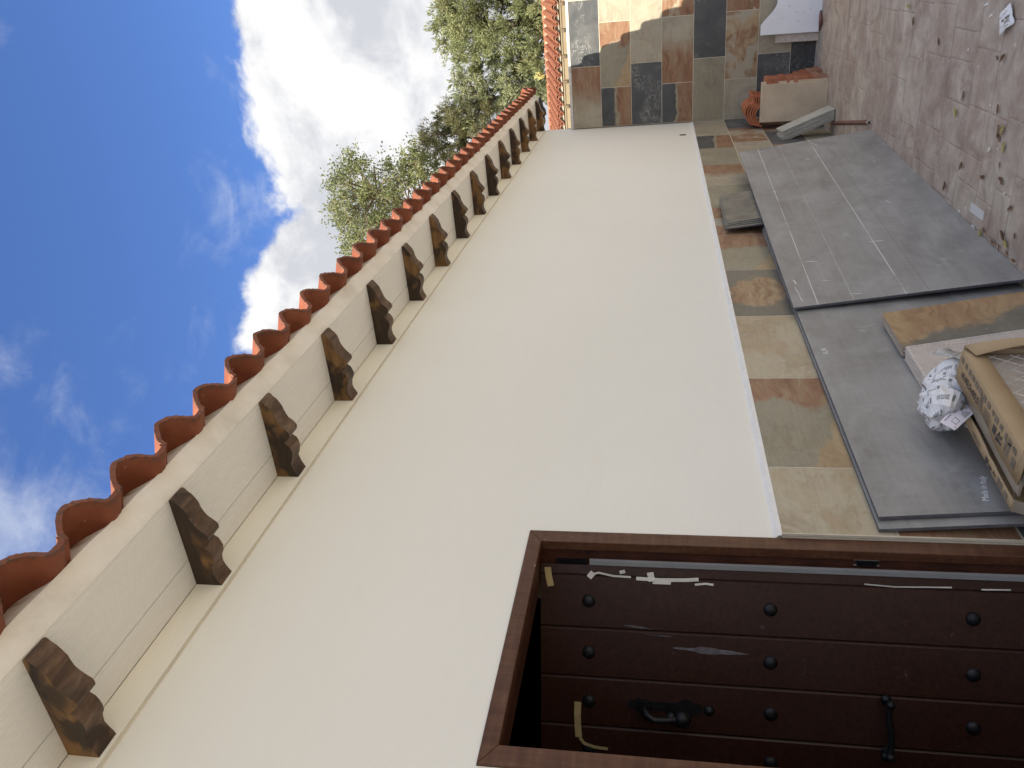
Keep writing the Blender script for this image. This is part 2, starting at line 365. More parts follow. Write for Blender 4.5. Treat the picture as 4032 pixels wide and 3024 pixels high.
M_CERAMIC = plain('pale_ceramic_board', (.58, .475, .35), .12, 5, .8, .2, bump=.25)
M_PLANK = plain('pale_grey_stone_strip', (.44, .43, .38), .12, 9, .8, .2, bump=.35)
M_ANGLE = plain('brown_metal_angle', (.15, .07, .055), .25, 12, .45, .4)
M_ALU = plain('bare_aluminium', (.7, .71, .73), .05, 12, .35, .5, .7)
M_PLASTIC = plain('clear_white_plastic', (.62, .63, .63), .06, 12, .3, .5)
def _paver(n):
    W = n.n('ShaderNodeNewGeometry').outputs['Position']
    a = n.noise(W, 1.6, 6, .62, .5).outputs[0]; b = n.noise(W, 6.5, 7, .66, .6).outputs[0]; f = n.noise(W, 45, 5, .7).outputs[0]
    c = n.ramp(b, [(.28, (0.251, 0.194, 0.165)), (.45, (0.379, 0.312, 0.267)), (.58, (0.462, 0.396, 0.344)), (.75, (0.574, 0.511, 0.448))])
    c = n.mix(n.map(a, .48, .68, 0, .6), c, n.mix(n.map(b, .3, .7), (0.504, 0.455, 0.382), (0.687, 0.632, 0.537)))     # cement dust
    c = n.mix(n.map(n.noise(W, 2.1, 6, .62, .9).outputs[0], .48, .62, 0, .75), c, n.mix(n.map(b, .35, .65), (0.280, 0.208, 0.170), (0.413, 0.329, 0.273)))            # worn red colouring
    c = n.mix(n.map(n.noise(W, 13, 6, .7, .8).outputs[0], .58, .68, 0, .5), c, (0.272, 0.200, 0.160))
    c = n.mix(n.map(n.noise(n.mapping(W, sc=(.6, 1.6, 1)), 21, 5, .7, .5).outputs[0], .64, .72, 0, .55), c, (0.763, 0.735, 0.630))
    c = n.mix(n.map(f, .64, .74, 0, .45), c, (0.715, 0.663, 0.568))
    c = n.mix(n.math('MULTIPLY', n.rnd, .25), c, (0.422, 0.362, 0.301))
    return c, n.math('ADD', b, n.math('MULTIPLY', f, .4)), .5, .005, n.map(b, .3, .7, .75, .9)
M_PAVER = mat('stamped_concrete', _paver, .8, .25)
def _joint(n):
    W = n.n('ShaderNodeNewGeometry').outputs['Position']
    b = n.noise(W, 9, 6, .65).outputs[0]
    return n.ramp(b, [(.3, (0.240, 0.180, 0.149)), (.5, (0.372, 0.300, 0.253)), (.7, (0.528, 0.468, 0.396))]), b, .5, .004
M_JOINT = mat('concrete_joint', _joint, .9, .2)
def _patio(n):
    W = n.n('ShaderNodeNewGeometry').outputs['Position']
    br = n.n('ShaderNodeTexBrick', offset=.5); n.put(br.inputs['Vector'], n.mapping(W, rot=(0, 0, R(90)))); br.inputs['Scale'].default_value = 1
    for k, v in (('Brick Width', .42), ('Row Height', .33), ('Mortar Size', .006)): br.inputs[k].default_value = v
    br.inputs['Color1'].default_value = (.315, .285, .232, 1); br.inputs['Color2'].default_value = (.375, .34, .28, 1); br.inputs['Mortar'].default_value = (.22, .18, .155, 1)
    b = n.noise(W, 5, 6, .65).outputs[0]
    return n.mix(n.map(b, .35, .7, 0, .55), br.outputs['Color'], (.41, .38, .325)), b, .4, .004
M_PATIO = mat('patio_concrete', _patio, .85, .2)
M_CEMENT = plain('cement_smear', (.36, .33, .31), .2, 9, .9, .15, bump=.6, dist=.006)
M_SOIL = plain('dry_ground', (.30, .255, .19), .3, .4, .95, .1)
M_FARWALL = plain('cream_house_wall', (.45, .39, .29), .05, 2, .8, .2)
M_GUTTER = plain('cream_gutter', (.255, .205, .13), .06, 3, .5, .35)
M_GUTTER_D = plain('brown_gutter_bracket', (.15, .11, .065), .1, 8, .5, .35)
M_FARMORTAR = plain('cream_ridge_mortar', (.42, .37, .29), .2, 6, .9, .1)
M_RIM = plain('dirty_white_rim', (.62, .60, .57), .25, 9, .85, .2, bump=.5, dist=.006)
def leafmat(name, stops, tr=.35):
    def f(n):
        g = n.n('ShaderNodeNewGeometry').outputs['Random Per Island']
        big = n.noise(n.O, 1.1, 3, .5).outputs[0]
        k = n.math('ADD', n.math('MULTIPLY', g, .6), n.math('MULTIPLY', n.map(big, .3, .7), .4))
        return n.ramp(k, stops)
    return mat(name, f, .55, .3, trans=tr+.1)
M_LEAFY = leafmat('fresh_leaves', [(.1, (.095, .12, .05)), (.45, (.185, .22, .09)), (.75, (.28, .305, .135)), (.95, (.39, .38, .21))])
M_PINE = leafmat('pine_needles', [(.1, (.11, .135, .065)), (.5, (.24, .275, .125)), (.8, (.35, .37, .185)), (.97, (.44, .38, .23))], .25)
M_CYP = leafmat('cypress_sprays', [(.1, (.15, .185, .105)), (.5, (.32, .35, .19)), (.8, (.43, .45, .25)), (.97, (.50, .46, .28))], .25)
M_TAM = leafmat('feathery_sprays', [(.1, (.08, .09, .045)), (.5, (.17, .175, .08)), (.8, (.24, .23, .11)), (.97, (.30, .26, .15))], .3)
M_BARK = plain('grey_bark', (.17, .135, .10), .3, 6, .9, .1)
M_BARK_D = plain('dark_bark', (.075, .06, .048), .3, 6, .9, .1)
M_WEED = plain('yellow_succulent', (.42, .40, .14), .25, 20, .6, .3)
M_DRY = plain('dry_brown_leaf', (.20, .12, .07), .35, 30, .7, .25)
M_YEL = plain('yellowed_leaf', (.42, .36, .13), .2, 30, .6, .3)
LEAFY = [[15.74,2.05,6.85],[13.94,1.28,5.74],[15.12,2.81,7.24],[15.24,2.4,7.86],[15.78,2.31,7.2],[14.7,1.47,7.07],[14.95,2.44,6.89],[14.58,2.96,7.5],[13.97,2.26,6.62],[14.79,1.97,7.58],[15.73,1.56,7.41],[15.28,3.24,7.93],[14.35,1.56,5.85],[13.95,1.57,6.76],[15.86,3.05,7.87],[15.54,1.98,8.08],[14.07,1.9,7.19],[15.2,2.65,6.99],[14.41,1.98,7.01],[15.52,2.55,7.58],[15.91,2.64,7.11],[14.72,2.07,6.4],[15.81,2.56,7.24],[14.0,1.57,6.04],[14.28,2.46,7.03],[14.88,1.61,7.57],[15.04,1.94,7.41],[14.91,2.21,7.24],[16.16,2.09,6.35],[14.52,1.8,6.04],[14.44,1.16,5.9],[16.07,2.07,7.73],[15.32,2.14,7.58],[15.56,1.6,5.83],[15.05,1.38,6.2],[15.39,1.71,6.66],[16.11,1.62,6.15],[14.48,1.48,5.87],[15.01,2.19,7.39],[14.65,1.51,7.3],[15.21,2.44,7.67],[14.58,2.45,7.59],[14.67,2.17,6.46],[14.57,2.6,7.26],[14.73,1.89,7.02],[15.49,1.61,6.92],[14.25,1.26,6.07],[14.64,2.24,7.34],[13.94,1.51,7.3],[14.99,1.39,7.38],[14.1,2.24,7.48],[15.3,2.21,7.19],[14.38,1.63,6.04],[16.28,2.61,7.25],[15.52,2.77,7.85],[14.17,2.83,7.1],[16.42,1.78,7.08],[15.83,2.81,7.72],[14.19,1.65,7.26],[15.26,3.16,7.66],[15.86,3.01,8.02],[13.93,1.4,6.88],[14.12,1.97,6.41],[14.42,1.41,6.19],[15.43,2.12,6.6],[15.38,1.89,6.86],[14.14,1.6,6.28],[13.98,2.51,7.37],[14.1,1.72,6.51],[14.95,1.88,6.41],[14.53,2.05,7.75],[14.96,2.03,6.59],[15.89,3.48,8.02],[15.06,2.34,8.01],[14.85,1.58,5.63],[14.82,2.18,7.58],[15.29,2.69,7.2],[16.33,1.63,6.33],[15.06,1.79,7.02],[16.01,1.69,6.5],[15.79,1.86,6.15],[15.48,2.43,8.08],[15.16,2.95,7.54],[15.18,2.98,7.69],[14.99,2.52,7.29],[14.17,1.83,6.96],[15.29,2.89,7.51],[13.93,2.57,6.88],[15.93,1.45,7.7],[14.59,1.4,7.35],[15.8,1.34,6.2],[15.46,1.56,6.09],[14.71,2.38,6.97],[15.72,1.74,6.13],[16.51,1.65,6.51]]
PINE = [[26.17,-0.11,6.44],[27.7,-1.49,6.56],[27.18,0.51,7.81],[26.58,-0.97,7.91],[26.39,-1.23,6.74],[28.34,0.66,7.14],[26.93,-0.04,6.92],[25.66,-0.39,5.99],[26.38,-0.94,6.99],[28.35,1.08,6.89],[25.72,-0.99,5.38],[27.11,0.8,6.3],[25.41,-0.44,7.48],[27.88,-0.28,8.33],[26.59,0.0,7.01],[27.76,0.39,8.24],[28.02,0.64,5.44],[27.3,-0.16,6.04],[25.53,0.33,5.18],[26.3,-1.22,5.16],[26.73,-0.72,6.12],[27.85,-0.75,8.16],[26.23,-1.31,6.04],[25.94,-0.35,6.72],[25.97,0.4,7.1],[26.96,-0.13,7.52],[27.82,-1.08,7.38],[28.44,-0.94,6.68],[27.21,-0.91,6.73],[28.05,-1.49,7.77],[28.35,0.27,8.02],[27.27,0.25,6.62],[28.37,-1.48,5.98],[27.01,-0.73,6.96],[27.07,-1.52,6.08],[26.96,0.93,7.44],[25.9,-1.03,5.64],[25.66,-0.79,5.34],[27.68,-1.05,6.88],[25.5,-1.6,6.99],[26.99,0.05,7.88],[28.48,0.78,7.89],[26.58,-0.02,5.22],[27.58,0.91,6.13],[26.63,-0.58,8.24],[26.47,-0.49,7.54],[27.57,-1.34,7.75],[27.93,-0.0,6.5],[25.96,0.79,5.41],[27.56,-0.48,7.26],[26.39,-0.91,7.15],[25.43,-0.07,6.43],[26.78,0.0,5.81],[27.58,-0.31,5.48],[26.77,-0.51,5.54],[27.52,-0.97,7.86],[27.6,-0.32,7.24],[26.83,-0.39,8.33],[27.39,0.66,6.57],[26.57,-0.76,7.57],[28.43,0.86,7.05],[27.72,-1.3,6.61],[25.43,-0.83,4.96],[28.13,0.37,5.83],[28.09,-1.44,5.22],[28.1,0.82,5.5],[26.92,-1.34,5.32],[25.62,-0.76,5.59],[27.63,0.8,5.91],[26.7,-1.36,7.93],[26.72,0.27,6.95],[25.99,-1.11,5.52],[28.58,-1.46,7.33],[26.87,-1.32,7.1],[26.03,-0.9,7.94],[27.04,-1.41,7.85],[28.14,0.09,8.41],[27.57,-1.18,8.18],[28.17,-0.11,5.35],[28.2,0.99,5.94],[28.21,1.17,5.7],[28.11,-0.57,8.0],[27.78,1.11,6.16],[27.2,-0.36,5.79],[27.43,-0.4,5.26],[26.99,1.02,7.16],[26.48,0.33,7.45],[27.84,0.77,8.07],[25.62,-0.05,7.28],[28.15,0.64,6.37],[25.51,-0.21,6.78],[26.71,-1.15,6.5],[26.86,-0.34,7.47],[27.76,0.89,7.47],[27.52,-1.46,5.54],[26.3,-1.35,7.22],[28.22,-0.12,6.47],[28.3,-1.14,5.61],[26.79,0.67,6.05],[27.37,0.2,5.81],[28.38,0.34,7.55],[27.22,-0.61,8.1],[28.13,0.11,8.58],[25.5,-0.83,7.19],[25.65,0.8,5.06],[28.23,-0.17,6.69],[26.77,-0.5,5.34],[26.95,-0.2,8.0],[26.8,-0.58,7.25],[26.34,-1.18,6.1],[26.84,0.4,6.3],[28.49,-0.71,7.5],[28.56,-0.95,6.48],[25.8,-1.1,7.89],[27.14,-1.57,6.8],[26.97,0.42,6.94],[25.86,-1.39,6.49],[26.18,-0.03,5.37],[26.28,0.12,5.95],[25.93,-0.84,5.24]]
CYPRESS = [[23.8,1.19,4.84],[23.96,1.2,5.79],[25.06,1.67,6.19],[23.86,1.33,5.19],[25.13,1.93,6.7],[26.07,1.4,7.46],[26.03,1.57,5.71],[23.6,1.39,5.53],[25.41,1.28,7.08],[25.2,1.97,7.53],[24.62,2.07,6.65],[24.31,0.87,5.11],[24.67,1.8,6.87],[24.2,1.86,6.18],[23.58,1.12,4.95],[25.45,1.65,6.53],[25.67,1.12,5.66],[25.97,1.55,7.22],[23.76,1.0,6.64],[25.11,1.06,6.13],[25.59,1.98,7.41],[24.54,1.43,5.9],[25.9,2.19,7.17],[24.04,2.11,7.2],[24.27,0.9,7.24],[25.58,1.02,5.09],[23.69,2.07,7.26],[24.06,0.93,5.8],[25.02,1.06,5.84],[24.96,1.38,6.77],[25.29,1.51,7.35],[24.01,1.49,7.22],[24.85,0.99,6.96],[25.3,1.32,5.48],[24.69,1.09,7.49],[24.29,1.33,5.75],[24.8,2.33,7.1],[25.58,1.98,6.15],[24.02,0.82,5.29],[25.7,1.75,7.06],[24.71,1.68,5.86],[25.28,1.11,6.35],[25.13,1.26,5.67],[25.87,1.48,6.32],[25.33,2.49,6.9],[24.77,1.05,5.08],[23.8,1.41,6.51],[25.77,1.91,6.6],[25.83,1.69,5.65],[24.97,1.4,6.44],[25.18,1.2,6.7],[24.16,1.99,7.36],[25.42,1.77,7.39],[24.58,1.14,6.31],[25.09,2.0,6.19],[25.99,2.14,6.76],[26.03,1.8,5.84],[23.66,2.34,6.68],[24.49,1.19,6.05],[25.34,1.66,7.18],[24.75,1.76,7.03],[25.13,2.28,7.28],[23.92,1.67,6.02],[24.89,1.73,6.73],[26.09,1.11,7.54],[24.01,1.32,5.07],[24.6,1.34,5.66],[25.77,1.51,7.65],[24.8,1.07,7.13],[23.71,1.92,6.88]]
TAMARISK = [[21.02,2.39,7.26],[20.95,1.77,6.87],[20.98,2.23,7.52],[20.17,1.3,6.77],[21.15,1.84,7.35],[19.79,1.81,5.96],[21.42,1.98,6.94],[21.26,2.2,6.63],[20.95,1.61,6.43],[20.16,1.6,6.38],[20.82,2.22,6.65],[19.96,2.21,6.82],[20.42,2.41,6.57],[21.62,1.86,6.52],[21.02,1.73,7.17],[20.46,1.9,6.46],[20.19,1.85,6.96],[20.59,2.06,6.88],[19.81,1.87,7.19],[19.86,1.76,7.07],[20.32,1.79,6.2],[20.74,1.84,7.02],[20.6,2.54,7.02],[20.09,1.22,6.48],[19.79,1.51,6.48],[20.06,1.73,6.46],[21.64,1.68,7.04],[19.74,2.14,6.51],[20.9,2.24,7.3],[20.51,2.04,7.25],[20.61,2.55,6.79],[20.62,2.05,6.33],[20.66,2.21,6.87],[20.26,1.63,6.0],[21.73,1.35,7.0],[21.62,1.65,7.3],[20.42,2.15,6.33],[21.28,1.51,6.9],[20.62,1.36,6.45],[21.09,1.91,7.58]]
# ------------------------------------------------------------------ builders
def mesh(name, verts, faces, smooth=None, mats=(), midx=None, uv=None):
    me = bpy.data.meshes.new(name); me.from_pydata([tuple(v) for v in verts], [], faces)
    for mt in mats: me.materials.append(mt)
    if midx: me.polygons.foreach_set('material_index', midx)
    if uv:
        l = me.uv_layers.new(name='UVMap')
        for lp in me.loops: l.data[lp.index].uv = uv[lp.vertex_index]
    me.validate(); me.update()
    if smooth is not None:
        me.polygons.foreach_set('use_smooth', [True]*len(me.polygons))
        me.set_sharp_from_angle(angle=R(smooth))
    return me
WM = {}
def obj(name, me, parent=None, M=None, **props):
    o = bpy.data.objects.new(name, me); COL.objects.link(o)
    M = M or Matrix.Identity(4); WM[o] = M
    if parent: o.parent = parent; o.matrix_parent_inverse = WM[parent].inverted()
    o.matrix_basis = M
    for k, v in props.items(): o[k] = v
    return o
def thing(name, loc, label, cat, group=None):
    o = obj(name, None, None, Matrix.Translation(loc), label=label, category=cat)
    o.empty_display_size = .1
    if group: o['group'] = group
    return o
def tag(o, label, cat, group=None):
    o['label'] = label; o['category'] = cat
    if group: o['group'] = group
    return o
class MB:                                 # collects shapes (world coordinates) into one mesh
    def __init__(s): s.v = []; s.f = []; s.mi = []
    def add(s, v, f, mi=0):
        k = len(s.v); s.v += [Vector(p) for p in v]; s.f += [[i+k for i in q] for q in f]; s.mi += [mi]*len(f); return s
    def box(s, a, b, mi=0, M=None, c=0.0):
        v, f = boxg(a, b, c)
        if M: v = [M @ Vector(p) for p in v]
        return s.add(v, f, mi)
    def extrude(s, prof, axis, lo, hi, mi=0):   # closed 2-D outline pushed along axis
        def p3(p, t): return {0: (t, p[0], p[1]), 1: (p[0], t, p[1]), 2: (p[0], p[1], t)}[axis]
        n = len(prof); v = [p3(p, lo) for p in prof]+[p3(p, hi) for p in prof]
        f = [list(range(n-1, -1, -1)), list(range(n, 2*n))]+[[i, (i+1) % n, n+(i+1) % n, n+i] for i in range(n)]
        return s.add(v, f, mi)
    def tube(s, pts, rad, n=6, mi=0, cap=True):
        pts = [Vector(p) for p in pts]; rad = rad if hasattr(rad, '__len__') else [rad]*len(pts)
        v = []; ref = Vector((.3, .5, .8)).normalized()
        for i, p in enumerate(pts):
            t = (pts[min(i+1, len(pts)-1)]-pts[max(i-1, 0)]).normalized()
            a = t.cross(ref).normalized() if abs(t.dot(ref)) < .98 else t.cross(Vector((1, 0, 0))).normalized(); b = t.cross(a)
            v += [p+(a*math.cos(2*math.pi*k/n)+b*math.sin(2*math.pi*k/n))*rad[i] for k in range(n)]
        f = [[i*n+k, i*n+(k+1) % n, (i+1)*n+(k+1) % n, (i+1)*n+k] for i in range(len(pts)-1) for k in range(n)]
        if cap: f += [list(range(n-1, -1, -1)), [len(v)-n+k for k in range(n)]]
        return s.add(v, f, mi)
    def ball(s, c, r, nu=12, nv=8, sc=(1, 1, 1), M=None, mi=0, half=False):
        v = []; f = []; top = math.pi/2 if half else math.pi
        for j in range(nv+1):
            th = top*j/nv
            for k in range(nu):
                q = Vector((math.sin(th)*math.cos(2*math.pi*k/nu)*sc[0], math.sin(th)*math.sin(2*math.pi*k/nu)*sc[1], math.cos(th)*sc[2]))*r
                v.append(Vector(c)+((M.to_3x3() @ q) if M else q))
        f = [[j*nu+k, (j+1)*nu+k, (j+1)*nu+(k+1) % nu, j*nu+(k+1) % nu] for j in range(nv) for k in range(nu)]
        return s.add(v, f, mi)
    def build(s, name, mats, parent=None, smooth=None, bevel=0.0, origin=None, **props):
        mats = mats if isinstance(mats, (list, tuple)) else [mats]
        if origin is None:
            lo = [min(p[i] for p in s.v) for i in range(3)]; hi = [max(p[i] for p in s.v) for i in range(3)]
            origin = Vector([(lo[0]+hi[0])/2, (lo[1]+hi[1])/2, lo[2]])
        O = Vector(origin)
        me = mesh(name, [p-O for p in s.v], s.f, None, mats, s.mi)
        if bevel:
            bm = bmesh.new(); bm.from_mesh(me); bmesh.ops.remove_doubles(bm, verts=bm.verts, dist=1e-6)
            bmesh.ops.bevel(bm, geom=[e for e in bm.edges if len(e.link_faces) == 2 and e.calc_face_angle(0) > .5], offset=bevel, segments=1, affect='EDGES', profile=.5)
            bm.to_mesh(me); bm.free()
        if smooth is not None:
            me.polygons.foreach_set('use_smooth', [True]*len(me.polygons)); me.set_sharp_from_angle(angle=R(smooth))
        return obj(name, me, parent, Matrix.Translation(O), **props)
def boxg(a, b, c=0.0):
    (x0, y0, z0), (x1, y1, z1) = a, b
    if not c:
        v = [(x, y, z) for z in (z0, z1) for y in (y0, y1) for x in (x0, x1)]
        return v, [[0, 2, 3, 1], [4, 5, 7, 6], [0, 1, 5, 4], [2, 6, 7, 3], [0, 4, 6, 2], [1, 3, 7, 5]]
    # chamfer on the +z side only
    v = [(x0, y0, z0), (x1, y0, z0), (x1, y1, z0), (x0, y1, z0), (x0, y0, z1-c), (x1, y0, z1-c), (x1, y1, z1-c), (x0, y1, z1-c),
         (x0+c, y0+c, z1), (x1-c, y0+c, z1), (x1-c, y1-c, z1), (x0+c, y1-c, z1)]
    f = [[3, 2, 1, 0], [0, 1, 5, 4], [1, 2, 6, 5], [2, 3, 7, 6], [3, 0, 4, 7], [4, 5, 9, 8], [5, 6, 10, 9], [6, 7, 11, 10], [7, 4, 8, 11], [8, 9, 10, 11]]
    return v, f
_plates = {}
def plate(w_, h_, t, mats, c=.0015, warpz=0):    # centred plate: x along, y up, z its face
    key = (round(w_, 3), round(h_, 3), round(t, 4), tuple(m.name for m in mats))
    if key not in _plates:
        v, f = boxg((-w_/2, -h_/2, -t/2), (w_/2, h_/2, t/2), c)
        _plates[key] = mesh('plate', v, f, None, mats, [1 if len(mats) > 1 and i in (0, 1, 2, 3, 4) else 0 for i in range(10)])
    return _plates[key]
def frame_M(o, ex, ey):                   # matrix from an origin and two directions
    ex = Vector(ex).normalized(); ey = Vector(ey); ey = (ey-ex*ey.dot(ex)).normalized(); ez = ex.cross(ey)
    M = Matrix.Identity(4)
    for i in range(3): M[i][0], M[i][1], M[i][2], M[i][3] = ex[i], ey[i], ez[i], o[i]
    return M
def text_strokes(txt, size, M, material, name, parent, ext=.0004, **props):
    cu = bpy.data.curves.new(name, 'FONT'); cu.body = txt; cu.size = size; cu.extrude = ext; cu.align_x = 'CENTER'; cu.align_y = 'CENTER'
    t = bpy.data.objects.new(name, cu); COL.objects.link(t)
    dg = bpy.context.evaluated_depsgraph_get(); me = bpy.data.meshes.new_from_object(t.evaluated_get(dg))
    bpy.data.objects.remove(t); bpy.data.curves.remove(cu)
    me.materials.clear(); me.materials.append(material)
    return obj(name, me, parent, M, **props)

# ------------------------------------------------------------------ the setting
ground = MB().add([(-400, -400, -.06), (400, -400, -.06), (400, 400, -.06), (-400, 400, -.06)], [[0, 1, 2, 3]]).build('ground', M_SOIL, kind='structure')
floor = MB().box((-6, -11, -.05), (8.569, -.001, -.006)).build('patio_floor', [M_PATIO], kind='structure')
L = 8.5717
# stamped slabs of the patio near the wall, each its own piece with recessed joints
bed = MB().box((2.9, -1.75, -.0055), (8.40, -.011, -.0022)).build('joint_bed', M_JOINT, floor)
xs = [2.92, 3.26, 3.48, 3.67, 3.855, 4.06, 4.35, 4.71, 5.11, 5.45, 5.80, 6.16, 6.5, 6.9, 7.25, 7.6, 7.95, 8.38]
known = {3: [-.72, -.417, -.2], 4: [-1.10, -.704, -.33], 5: [-.96, -.704, -.487, -.355, -.19], 6: [-1.022, -.885, -.69, -.487, -.22], 7: [-1.125, -.873, -.51, -.30, -.16],
         8: [-1.12, -.82, -.45], 9: [-1.056, -.68, -.33], 10: [-1.05, -.75, -.36]}
rp = random.Random(3)
for i in range(len(xs)-1):
    cuts = known.get(i)
    if not cuts:
        cuts = []; y = -.08-rp.random()*.3
        while y > -1.6: cuts.append(y); y -= rp.uniform(.26, .44)
    ys = sorted([-1.74, -1.40]+cuts+[-.013])
    for a, b in zip(ys[:-1], ys[1:]):
        g = .0017+rp.random()*.0014; h = rp.uniform(-.0010, .0006)
        x0, x1 = xs[i]+g, xs[i+1]-g; y0, y1 = a+g, b-g
        # slightly ragged outline
        pts = []
        for (p, q) in (((x0, y0), (x1, y0)), ((x1, y0), (x1, y1)), ((x1, y1), (x0, y1)), ((x0, y1), (x0, y0))):
            for k in range(4):
                t = k/4; jx, jy = rp.uniform(-.0022, .0022), rp.uniform(-.0022, .0022)
                pts.append((p[0]+(q[0]-p[0])*t+jx, p[1]+(q[1]-p[1])*t+jy))
        cx, cy = (x0+x1)/2, (y0+y1)/2; n = len(pts); inn = .007
        def ins(p): return (p[0]+(inn if p[0] < cx else -inn), p[1]+(inn if p[1] < cy else -inn))
        v = [(p[0]-cx, p[1]-cy, -.0038) for p in pts]+[(p[0]-cx, p[1]-cy, -.0009+h) for p in pts]+[(ins(p)[0]-cx, ins(p)[1]-cy, .0008+h) for p in pts]
        f = [[k, (k+1) % n, n+(k+1) % n, n+k] for k in range(n)]+[[n+k, n+(k+1) % n, 2*n+(k+1) % n, 2*n+k] for k in range(n)]+[list(range(2*n, 3*n))]
        obj('paver', mesh('paver', v, f, None, [M_PAVER]), floor, Matrix.Translation((cx, cy, 0)))
# cement band along the foot of the tiled wall
mbx = MB(); nn = 40
for k in range(nn):
    y0 = -1.7+k*1.69/nn; y1 = y0+1.69/nn
    xa = lambda y: 8.33+.05*mnoise.noise(Vector((y*5, 1, 2)))+.02*mnoise.noise(Vector((y*21, 3, 2)))
    mbx.add([(xa(y0), y0, .001), (xa(y1), y1, .001), (xa(y1)+.03, y1, .006), (xa(y0)+.03, y0, .006), (8.562, y1, .011), (8.562, y0, .011)], [[0, 3, 2, 1], [3, 5, 4, 2]])
mbx.build('cement_band', M_CEMENT, floor, kind='structure')

# ------------------------------------------------------------------ the house
house = thing('house', (4.0, 0, 0), 'long white house with carved wooden corbels, terracotta eave and a slate-look dado', 'house')
DX0, DX1, DZ = 1.058, 1.833, 1.839
Z5, ROW = 1.1444, .303
XE = 8.65
wall_prof = [(-3, -.05), (DX0, -.05), (DX0, DZ), (DX1, DZ), (DX1, -.05), (XE, -.05), (XE, 2.641), (-3, 2.641)]
MB().extrude(wall_prof, 1, 0, .25).build('wall', M_PLASTER, house, origin=(4, 0, 1.2))
MB().box((-3, .008, 2.641), (XE, .25, 2.652)).build('groove', M_GROOVE, house)
MB().box((-3, -.0015, 2.652), (XE, .25, 2.7375)).build('wall_head', M_PLASTER, house, origin=(4, 0, 2))
o = MB()
o.box((-3, .25, -.05), (-2.75, 6.2, 2.73)); o.box((XE-.25, .251, -.05), (XE, 6.2, 2.73)); o.box((-2.749, 5.95, -.05), (XE-.251, 6.2, 2.73)); o.box((-2.749, .251, 2.60), (XE-.251, 5.949, 2.70))
o.build('rear_wall', M_PLASTER, house)
# dim room behind the door
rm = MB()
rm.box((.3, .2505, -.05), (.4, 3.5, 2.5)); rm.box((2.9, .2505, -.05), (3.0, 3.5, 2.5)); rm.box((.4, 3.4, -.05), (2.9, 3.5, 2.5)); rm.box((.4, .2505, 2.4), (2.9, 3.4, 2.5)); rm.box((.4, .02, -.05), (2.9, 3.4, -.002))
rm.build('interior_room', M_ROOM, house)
# white filler bead along the foot of the plaster, above the dado
nb = 240; mbx = MB(); prev = None
for k in range(nb+1):
    x = DX1+.001+(8.556-DX1)*k/nb
    t = .011+.003*mnoise.noise(Vector((x*6, 0, 5)))+.0015*mnoise.noise(Vector((x*30, 0, 5)))
    ring = [(x, -.0125, Z5-.004), (x, -.012, Z5+.004+.3*t), (x, -.006, Z5+t), (x, .001, Z5+t*1.9)]
    if prev: mbx.add(prev+ring, [[j, j+1, 4+j+1, 4+j] for j in range(3)])
    prev = ring
mbx.build('filler_bead', M_BEAD, house, 40)
# the small dark slot near the far end
MB().box((7.895, -.003, 1.228), (7.94, .002, 1.284)).build('wall_slot', M_IRON, house)

# slate-look tiles
def tile_row(parent, z0, z1, joints, kinds, place, flips=()):
    for k, (a, b) in enumerate(zip(joints[:-1], joints[1:])):
        kd = kinds[k % len(kinds)]
        g = .0021; me = plate(b-a-2*g, z1-z0-2*g, .010, [S[kd], M_BISCUIT], .0014)
        o = obj('slate_tile', me, parent, place((a+b)/2, (z0+z1)/2, k in flips))
def on_main(x, z, flip):
    M = frame_M((x, -.0055+random.uniform(-.0006, .0006), z), (1, 0, 0), (0, 0, 1))
    return M @ Matrix.Rotation(math.pi, 4, 'Z') if flip else M
M_rows = [
 (Z5-ROW, Z5, [1.834, 2.18, 2.791, 3.404, 4.018, 4.634, 5.247, 5.835, 6.51, 7.17, 7.745, 8.555], ['sand', 'rustgrey', 'sand', 'darkblob', 'rustgrey', 'rust', 'grey', 'rusttop', 'grey', 'darkrust', 'beige']),
 (Z5-2*ROW, Z5-ROW, [1.834, 2.45, 3.06, 3.68, 4.29, 4.90, 5.52, 6.13, 6.747, 7.38, 8.04, 8.555], ['rust', 'beige', 'darkblob', 'grey', 'sand', 'rustgrey', 'beige', 'rust', 'beige', 'rust', 'dark']),
 (Z5-3*ROW, Z5-2*ROW, [1.834, 2.18, 2.791, 3.404, 4.018, 4.634, 5.247, 5.86, 6.52, 7.185, 7.80, 8.555], ['dark', 'grey', 'rust', 'beige', 'darkblob', 'grey', 'rust', 'sand', 'rust', 'dark', 'rust']),
 (.0, Z5-3*ROW, [1.834, 2.45, 3.06, 3.68, 4.29, 4.90, 5.52, 6.13, 6.747, 7.22, 7.9, 8.555], ['beige', 'grey', 'dark', 'rust', 'beige', 'grey', 'rustgrey', 'beige', 'darkblob', 'grey', 'black'])]
for z0, z1, j, k in M_rows: tile_row(house, max(z0, .003), z1-.0005, j, k, on_main)
MB().box((1.834, -.0095, -.002), (8.566, -.0003, Z5-.003)).build('grout', M_GROUT, house)

